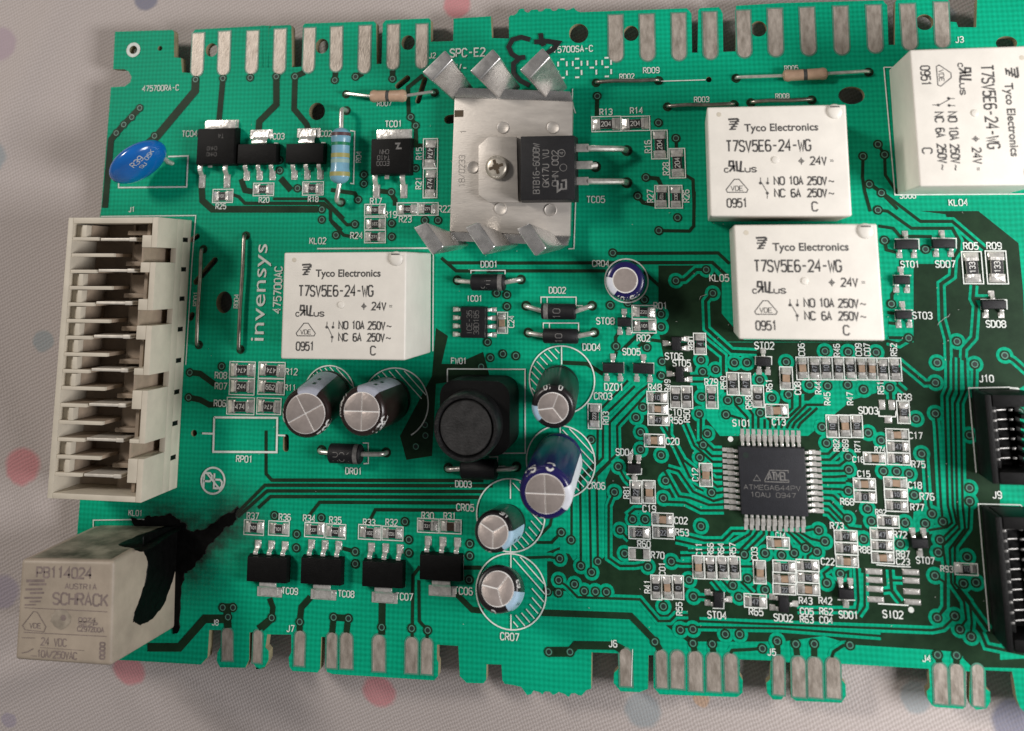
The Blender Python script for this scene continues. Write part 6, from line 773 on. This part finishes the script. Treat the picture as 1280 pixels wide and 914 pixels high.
# ------------------------------------------------------------------ comb connector
def comb_connector():
    x0, x1 = -70.46, -54.75; y0, y1 = 20.6, -22.15; W = x1-x0; L = y0-y1; H = 11.5
    con = P('connector', M().box(0, W, -L, 0, .15, 1.0).mesh('connector_floor', 'cream', bevel=.1), (x0, y0, 0), 0, 'long cream comb connector with eight blade contacts')
    wn = lambda n, m, mt='cream', bv=.12: ob(n, m.mesh(n, mt, bevel=bv, seg=2), con)
    py = lambda p: -(p-271.5)/354.5*L                       # row position along the length
    wn('outer_wall', M().box(0, .9, -L, 0, .9, H)); wn('end_wall', M().box(.9, W-.98, -.95, -.02, .9, H)); wn('end_wall', M().box(.9, W-.98, -L+.02, -L+.85, .9, H))
    # latch wall, broken by foot slots and latch windows
    slots = [299, 339, 378.5, 419, 460, 501, 541.5, 585]; wins = [(311, 330), (391, 410.5), (472, 491), (555.5, 574)]
    ys = sorted([py(s) for s in slots], reverse=True); e = -.02
    for s in ys: wn('wall_foot', M().box(W-1.0, W, s+.36, e, .9, 2.9), bv=.05); ob('slot_shade', M().box(W-.9, W-.12, s-.36, s+.36, .9, 2.9).mesh('slot_shade', 'black'), con); e = s-.36  # black block paints the shade inside each foot slot
    wn('wall_foot', M().box(W-1.0, W, -L+.02, e, .9, 2.9), bv=.05)
    wn('latch_wall', M().box(W-.98, W-.02, -L+.02, -.02, 2.9, 5.0), bv=.05)
    e = -.02
    for a, b in wins: wn('latch_wall', M().box(W-.98, W-.02, py(a), e, 5.0, H), bv=.08); e = py(b)
    wn('latch_wall', M().box(W-.98, W-.02, -L+.02, e, 5.0, H), bv=.08)
    for (a, b), (c, d) in zip(((295, 343), (377, 428), (463.6, 514), (550.5, 603)), wins):
        wn('latch_block', M().box(W*.835, W-1.0, py(c), py(a), 1.0, H)); wn('latch_block', M().box(W*.835, W-1.0, py(b), py(d), 1.0, H)); wn('latch_block', M().box(W*.835, W*.852, py(d), py(c), 1.0, H-.1), 'shade_brown')
        wn('latch_block', M().box(W*.862, W-1.0, py(d), py(c), 1.0, 2.0), 'shade_brown')
    # comb ribs over painted-in brown shade, shallow wells and deep cavities
    def rib_mesh(u): return M().box(.9, W*u, -.28, .28, 10.6, H-.15).mesh('rib', 'cream', bevel=.1), M().box(.9, W*u-.05, -.26, .26, 1.0, 10.6).mesh('web', 'shade_brown')
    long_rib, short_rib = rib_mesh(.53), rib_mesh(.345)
    div = M().box(W*.155, W*.205, -2.2, -.33, 9.8, H-.2).mesh('divider', 'cream', bevel=.1); dweb = M().box(W*.155, W*.205, -2.2, -.3, 1.0, 9.8).mesh('web', 'shade_brown'); well = M().box(.9, W*.155, -2.2, -.33, 9.6, 10.3).mesh('well', 'cream')
    contacts = [299.5, 340, 381.6, 424.2, 466.2, 509.6, 552.2, 595.8]; pitch = 21.2; rows = [278.5+pitch*k for k in range(17)]
    for k in range(16):
        y = py(rows[k])
        if k:
            a, b = short_rib if k % 2 else long_rib
            q = ob('rib', a, con, (0, y, 0)); ob('web', b, q)
        if k in (1, 2, 10, 12, 15): continue
        q = ob('divider', div, con, (0, y-.05, 0)); ob('web', dweb, q); ob('well', well, con, (0, y-.05, 0))
    ob('cavity_floor', M().box(W*.56, W*.83, -L+.9, -1, 1.0, 5.2).box(.95, W*.56, -L+.9, -1, 1.0, 4.2).mesh('cavity_floor', 'shade_brown'), con)
    ob('inner_wall', M().box(W*.80, W*.835, -L+.9, -1, 1.0, 9.0).mesh('inner_wall', 'shade_brown'), con)
    ob('partition', M().box(W*.54, W*.56, -L+.9, -1, 1.0, 6.0).mesh('partition', 'shade_brown'), con)
    step = M().box(W*.56, W*.80, -.35, .35, 1.0, 8.4).mesh('step', 'shade_brown', bevel=.1); ledge = M().box(W*.56, W*.80, -4.4, -.35, 1.0, 6.2).mesh('step', 'shade_brown', bevel=.1)
    blade = M().box(-3.1, 3.1, -.22, .22, 2, 11.0).box(1.9, 3.1, -.3, .3, 8, 11.05).mesh('contact', 'contact_metal', bevel=.1)
    for c in contacts:
        ob('contact', blade, con, (W*.555, py(c)-.1, 0), 0); ob('step', step, con, (0, py(c)+1.0, 0)); ob('step', ledge, con, (0, py(c)-.4, 0))
mat('contact_metal', (.66, .62, .55), .5, .3, vary=.2, vscale=8)
comb_connector()

# ------------------------------------------------------------------ black box headers at the board end
def header(pts, n, pa, pb, length, label, tail):
    (ax_, ay), (bx_, by_), _, (dx_, dy_) = pts[:4]
    L = ay-dy_; W = 5.6; hd = P('header', M().box(0, W, -L, 0, .15, 1.1).mesh('header_floor', 'black', bevel=.1), (ax_+.25, ay-.1, 0), .6, label)
    wn = lambda nme, m, bv=.12: ob(nme, m.mesh(nme, 'black', bevel=bv), hd)
    wn('back_wall', M().box(0, .8, -L, 0, 1.1, 7.2)); wn('end_wall', M().box(1.0, W+1.2, -1.6, 0, .3, 7.0)); wn('end_wall', M().box(1.0, W+tail, -L-.1, -L+1.5, .3, 7.0))
    wn('inner_ledge', M().box(1.0, 2.1, -L+1.5, -1.6, 1.1, 4.2)); wn('front_wall', M().box(W-.7, W, -L+1.5, -1.6, .3, 2.2))
    step = (pa[1]-pb[1])/(n-1)
    for k in range(n):
        y = pa[1]-ay-step*k; 
        m = M().box(1.4, 1.9, y-.16, y+.16, 4.0, 4.5); m.hexa([(2.1, y-.13, 3.0), (W-1.9, y-.11, 2.6), (W-1.9, y+.11, 2.6), (2.1, y+.05, 3.0), (2.1, y-.13, 3.3), (W-1.9, y-.11, 2.9), (W-1.9, y+.11, 2.9), (2.1, y+.05, 3.3)]); m.box(W-1.7, W-1.2, y-.15, y+.15, 2.4, 3.2)
        ob('contact', m.mesh('contact', 'pin_metal', bevel=.05), hd)
        if k < n: wn('rib', M().box(W-.7, W+.25, y-step*.5-.3, y-step*.5+.3, .3, 5.2), .08)
    return hd
header(HEADER_SMALL, 6, HEADER_SMALL[4], HEADER_SMALL[9], 12, 'small black header with six contacts', 1.2)
header(HEADER_LARGE, 10, HEADER_LARGE[4], HEADER_LARGE[5], 18, 'large black header with ten contacts', .4)

# ------------------------------------------------------------------ heat sink, triac and screw
m = M().prism(PLATE, 1.5, 3.0)
sink = P('heat_sink', m.mesh('heat_sink', 'aluminium', bevel=.12), label='bent aluminium heat sink with six twisted fins')
for x, y in BOSSES: ob('boss', M().lathe([(1.0, 2.98), (.97, 3.14), (.90, 3.17), (.82, 3.12), (.05, 3.11)], 24, (x, y)).mesh('boss', 'aluminium', smooth=True), sink)
for A, B, Cc, Dd, E_, F_ in FINS:
    A, B, Cc, Dd, E_, F_ = (Vector(q) for q in (A, B, Cc, Dd, E_, F_))
    th = ((E_-Cc)+(F_-Dd))/2; A2, B2 = A+th*.75, B+th*.75
    A.z = B.z = A2.z = B2.z = 1.6
    # a curved strip rising from the plate edge to the fin top
    sec = []
    for k in range(7):
        f = k/6; g = f
        def lp(p_, q_): v = p_.lerp(q_, g); v.z = p_.z+(q_.z-p_.z)*f; return v
        sec.append([lp(A, Dd), lp(B, Cc), lp(B2, E_), lp(A2, F_)])
    v = [p_[:] for s_ in sec for p_ in s_]; f = [(0, 1, 2, 3), (27, 26, 25, 24)]+[(4*k+i, 4*(k+1)+i, 4*(k+1)+(i+1) % 4, 4*k+(i+1) % 4) for k in range(6) for i in range(4)]
    me = M().add(v, f).mesh('fin', 'fin_metal', bevel=.3, seg=3); b_ = bmesh.new(); b_.from_mesh(me); bmesh.ops.recalc_face_normals(b_, faces=b_.faces[:]); b_.to_mesh(me); b_.free(); ob('fin', me, sink)
ob('marking', letters(letters(M(), '18/0233', PLATE[0][0]+1.3, (PLATE[0][1]+PLATE[3][1])/2-1.2, .95, 90, z=3.02, w=.1), '1', PLATE[0][0]+1.5, PLATE[0][1]-5.6, .9, 90, z=3.02, w=.1).mesh('stamped_number', 'stamp'), sink)
ob('edge_notch', M().box(PLATE[0][0]+.02, PLATE[0][0]+1.5, PLATE[0][1]-3.2, PLATE[0][1]-2.1, 2.9, 3.012).mesh('edge_notch', 'drive_dark'), sink)
# sloping shoulders between plate and fins
for s, (i, j) in ((1, (0, 1)), (-1, (3, 2))):
    a, b = Vector((*PLATE[i], 0)), Vector((*PLATE[j], 0)); o_ = Vector((0, s*1.5, 0))
    ob('shoulder', M().hexa([(a.x, a.y, 1.5), (b.x, b.y, 1.5), (b.x-.3, b.y+o_.y, 2.4), (a.x+.3, a.y+o_.y, 2.4), (a.x, a.y, 2.9), (b.x, b.y, 2.9), (b.x-.3, b.y+o_.y, 3.9), (a.x+.3, a.y+o_.y, 3.9)]).mesh('shoulder', 'fin_metal', bevel=.15), sink)
bd = [Vector((*q, 0)) for q in TRIAC['body']]; tb = TRIAC['tab']
cx = sum(q.x for q in bd)/4; cy = sum(q.y for q in bd)/4; w = (bd[1].x-bd[0].x+bd[2].x-bd[3].x)/2; h = (bd[0].y-bd[3].y+bd[1].y-bd[2].y)/2
tri = P('triac', M().hexa([(-w/2, -h/2, 3.2), (w/2, -h/2, 3.2), (w/2, h/2, 3.2), (-w/2, h/2, 3.2), (-w/2+.5, -h/2+.15, 7.5), (w/2-.15, -h/2+.15, 7.5), (w/2-.15, h/2-.15, 7.5), (-w/2+.5, h/2-.15, 7.5)]).mesh('triac_body', 'chip_black', bevel=.15), (cx, cy, 0), 0, 'black three-legged triac screwed to the heat sink')
ob('tab', M().prism([(a-cx, b-cy) for a, b in tb], 3.02, 4.3).mesh('tab', 'aluminium', bevel=.1), tri)
for k, (a, b, c) in enumerate(TRIAC['legs']):
    ob('leg', M().box(a[0]-cx-.2, b[0]-cx-(1.2 if k != 1 else .6), a[1]-cy-.62, a[1]-cy+.62, 4.8, 5.3).mesh('leg', 'lead', bevel=.1), tri)
    e0 = (b[0]-cx-(1.3 if k != 1 else .8), b[1]-cy, 5.05)
    ob('leg_tip', M().tube([e0, (e0[0]+.6, e0[1], 5.0), (c[0]-cx-.6, c[1]-cy, 2.6 if k != 1 else 3.6), (c[0]-cx-.1, c[1]-cy, 1.2), (c[0]-cx, c[1]-cy, -1.2)], .48, 8).mesh('leg_tip', 'lead', smooth=True), tri)
m = M(); z = 7.515
for k, (t, n) in enumerate((('BTB16-600BW', 7.6), ('GK17U VU', 5.6), ('CHN 002', 5.4))): letters(m, t, -1.55+k*1.45, -.1, .95, 90, z=z, w=.13, width=n)
m.ring(2.35, 2.2, .5, .6, z, 20); letters(m, 'e', 2.35, 2.2, .5, 90, z=z); letters(m, '4', 2.35, 2.2, .6, 90, z=z); m.ring(2.6, 0, .5, .58, z, 20)
m.band([(1.7, -2.0), (1.7, -3.6), (2.3, -3.2), (2.3, -2.4)], .3, z); m.band([(2.3, -2.0), (3.0, -1.9), (3.0, -3.2), (2.4, -3.3)], .28, z+.006)
ob('marking', m.mesh('marking', 'laser'), tri)
x, y = TRIAC['screw']
r = 1.85
scr = P('screw', M().lathe([(r, 4.3), (r, 4.95), (r*.95, 5.25), (r*.84, 5.5), (r*.6, 5.62), (.05, 5.66)], 32).mesh('screw', 'steel', smooth=True), (x, y, 0), 18, 'domed cross-head screw')
for a, L_, w_ in ((0, 1.15, .23), (90, 1.15, .23), (45, .6, .12), (135, .6, .12)): ob('drive_slot', M().box(-L_, L_, -w_, w_, 5.3, 5.672+a*.0001).mesh('drive_slot', 'drive_dark'), scr, (0, 0, 0), a)


# lint and dust caught on the board
m = M(); rnd = random.Random(21)
for k in range(150):
    x, y = rnd.uniform(-55, 66), rnd.uniform(-40, 40)
    if rnd.random() < .6: x, y = rnd.uniform(15, 68), rnd.uniform(-38, 26)
    a = rnd.uniform(0, 3.14); l = rnd.uniform(.05, .22); w = rnd.uniform(.03, .08)
    m.band([(x, y), (x+l*math.cos(a), y+l*math.sin(a))], w, .2+k*.0004)
for x, y, n in ((64.5, 6.5, 5), (30, 9, 3), (-10, 30, 4)):
    pts = [(x, y)]; a = rnd.uniform(0, 6)
    for q in range(n): a += rnd.uniform(-.9, .9); pts.append((pts[-1][0]+.5*math.cos(a), pts[-1][1]+.5*math.sin(a)))
    m.band(pts, .05, .28)
d = P('dust', m.mesh('dust', 'lint')); d['kind'] = 'stuff'
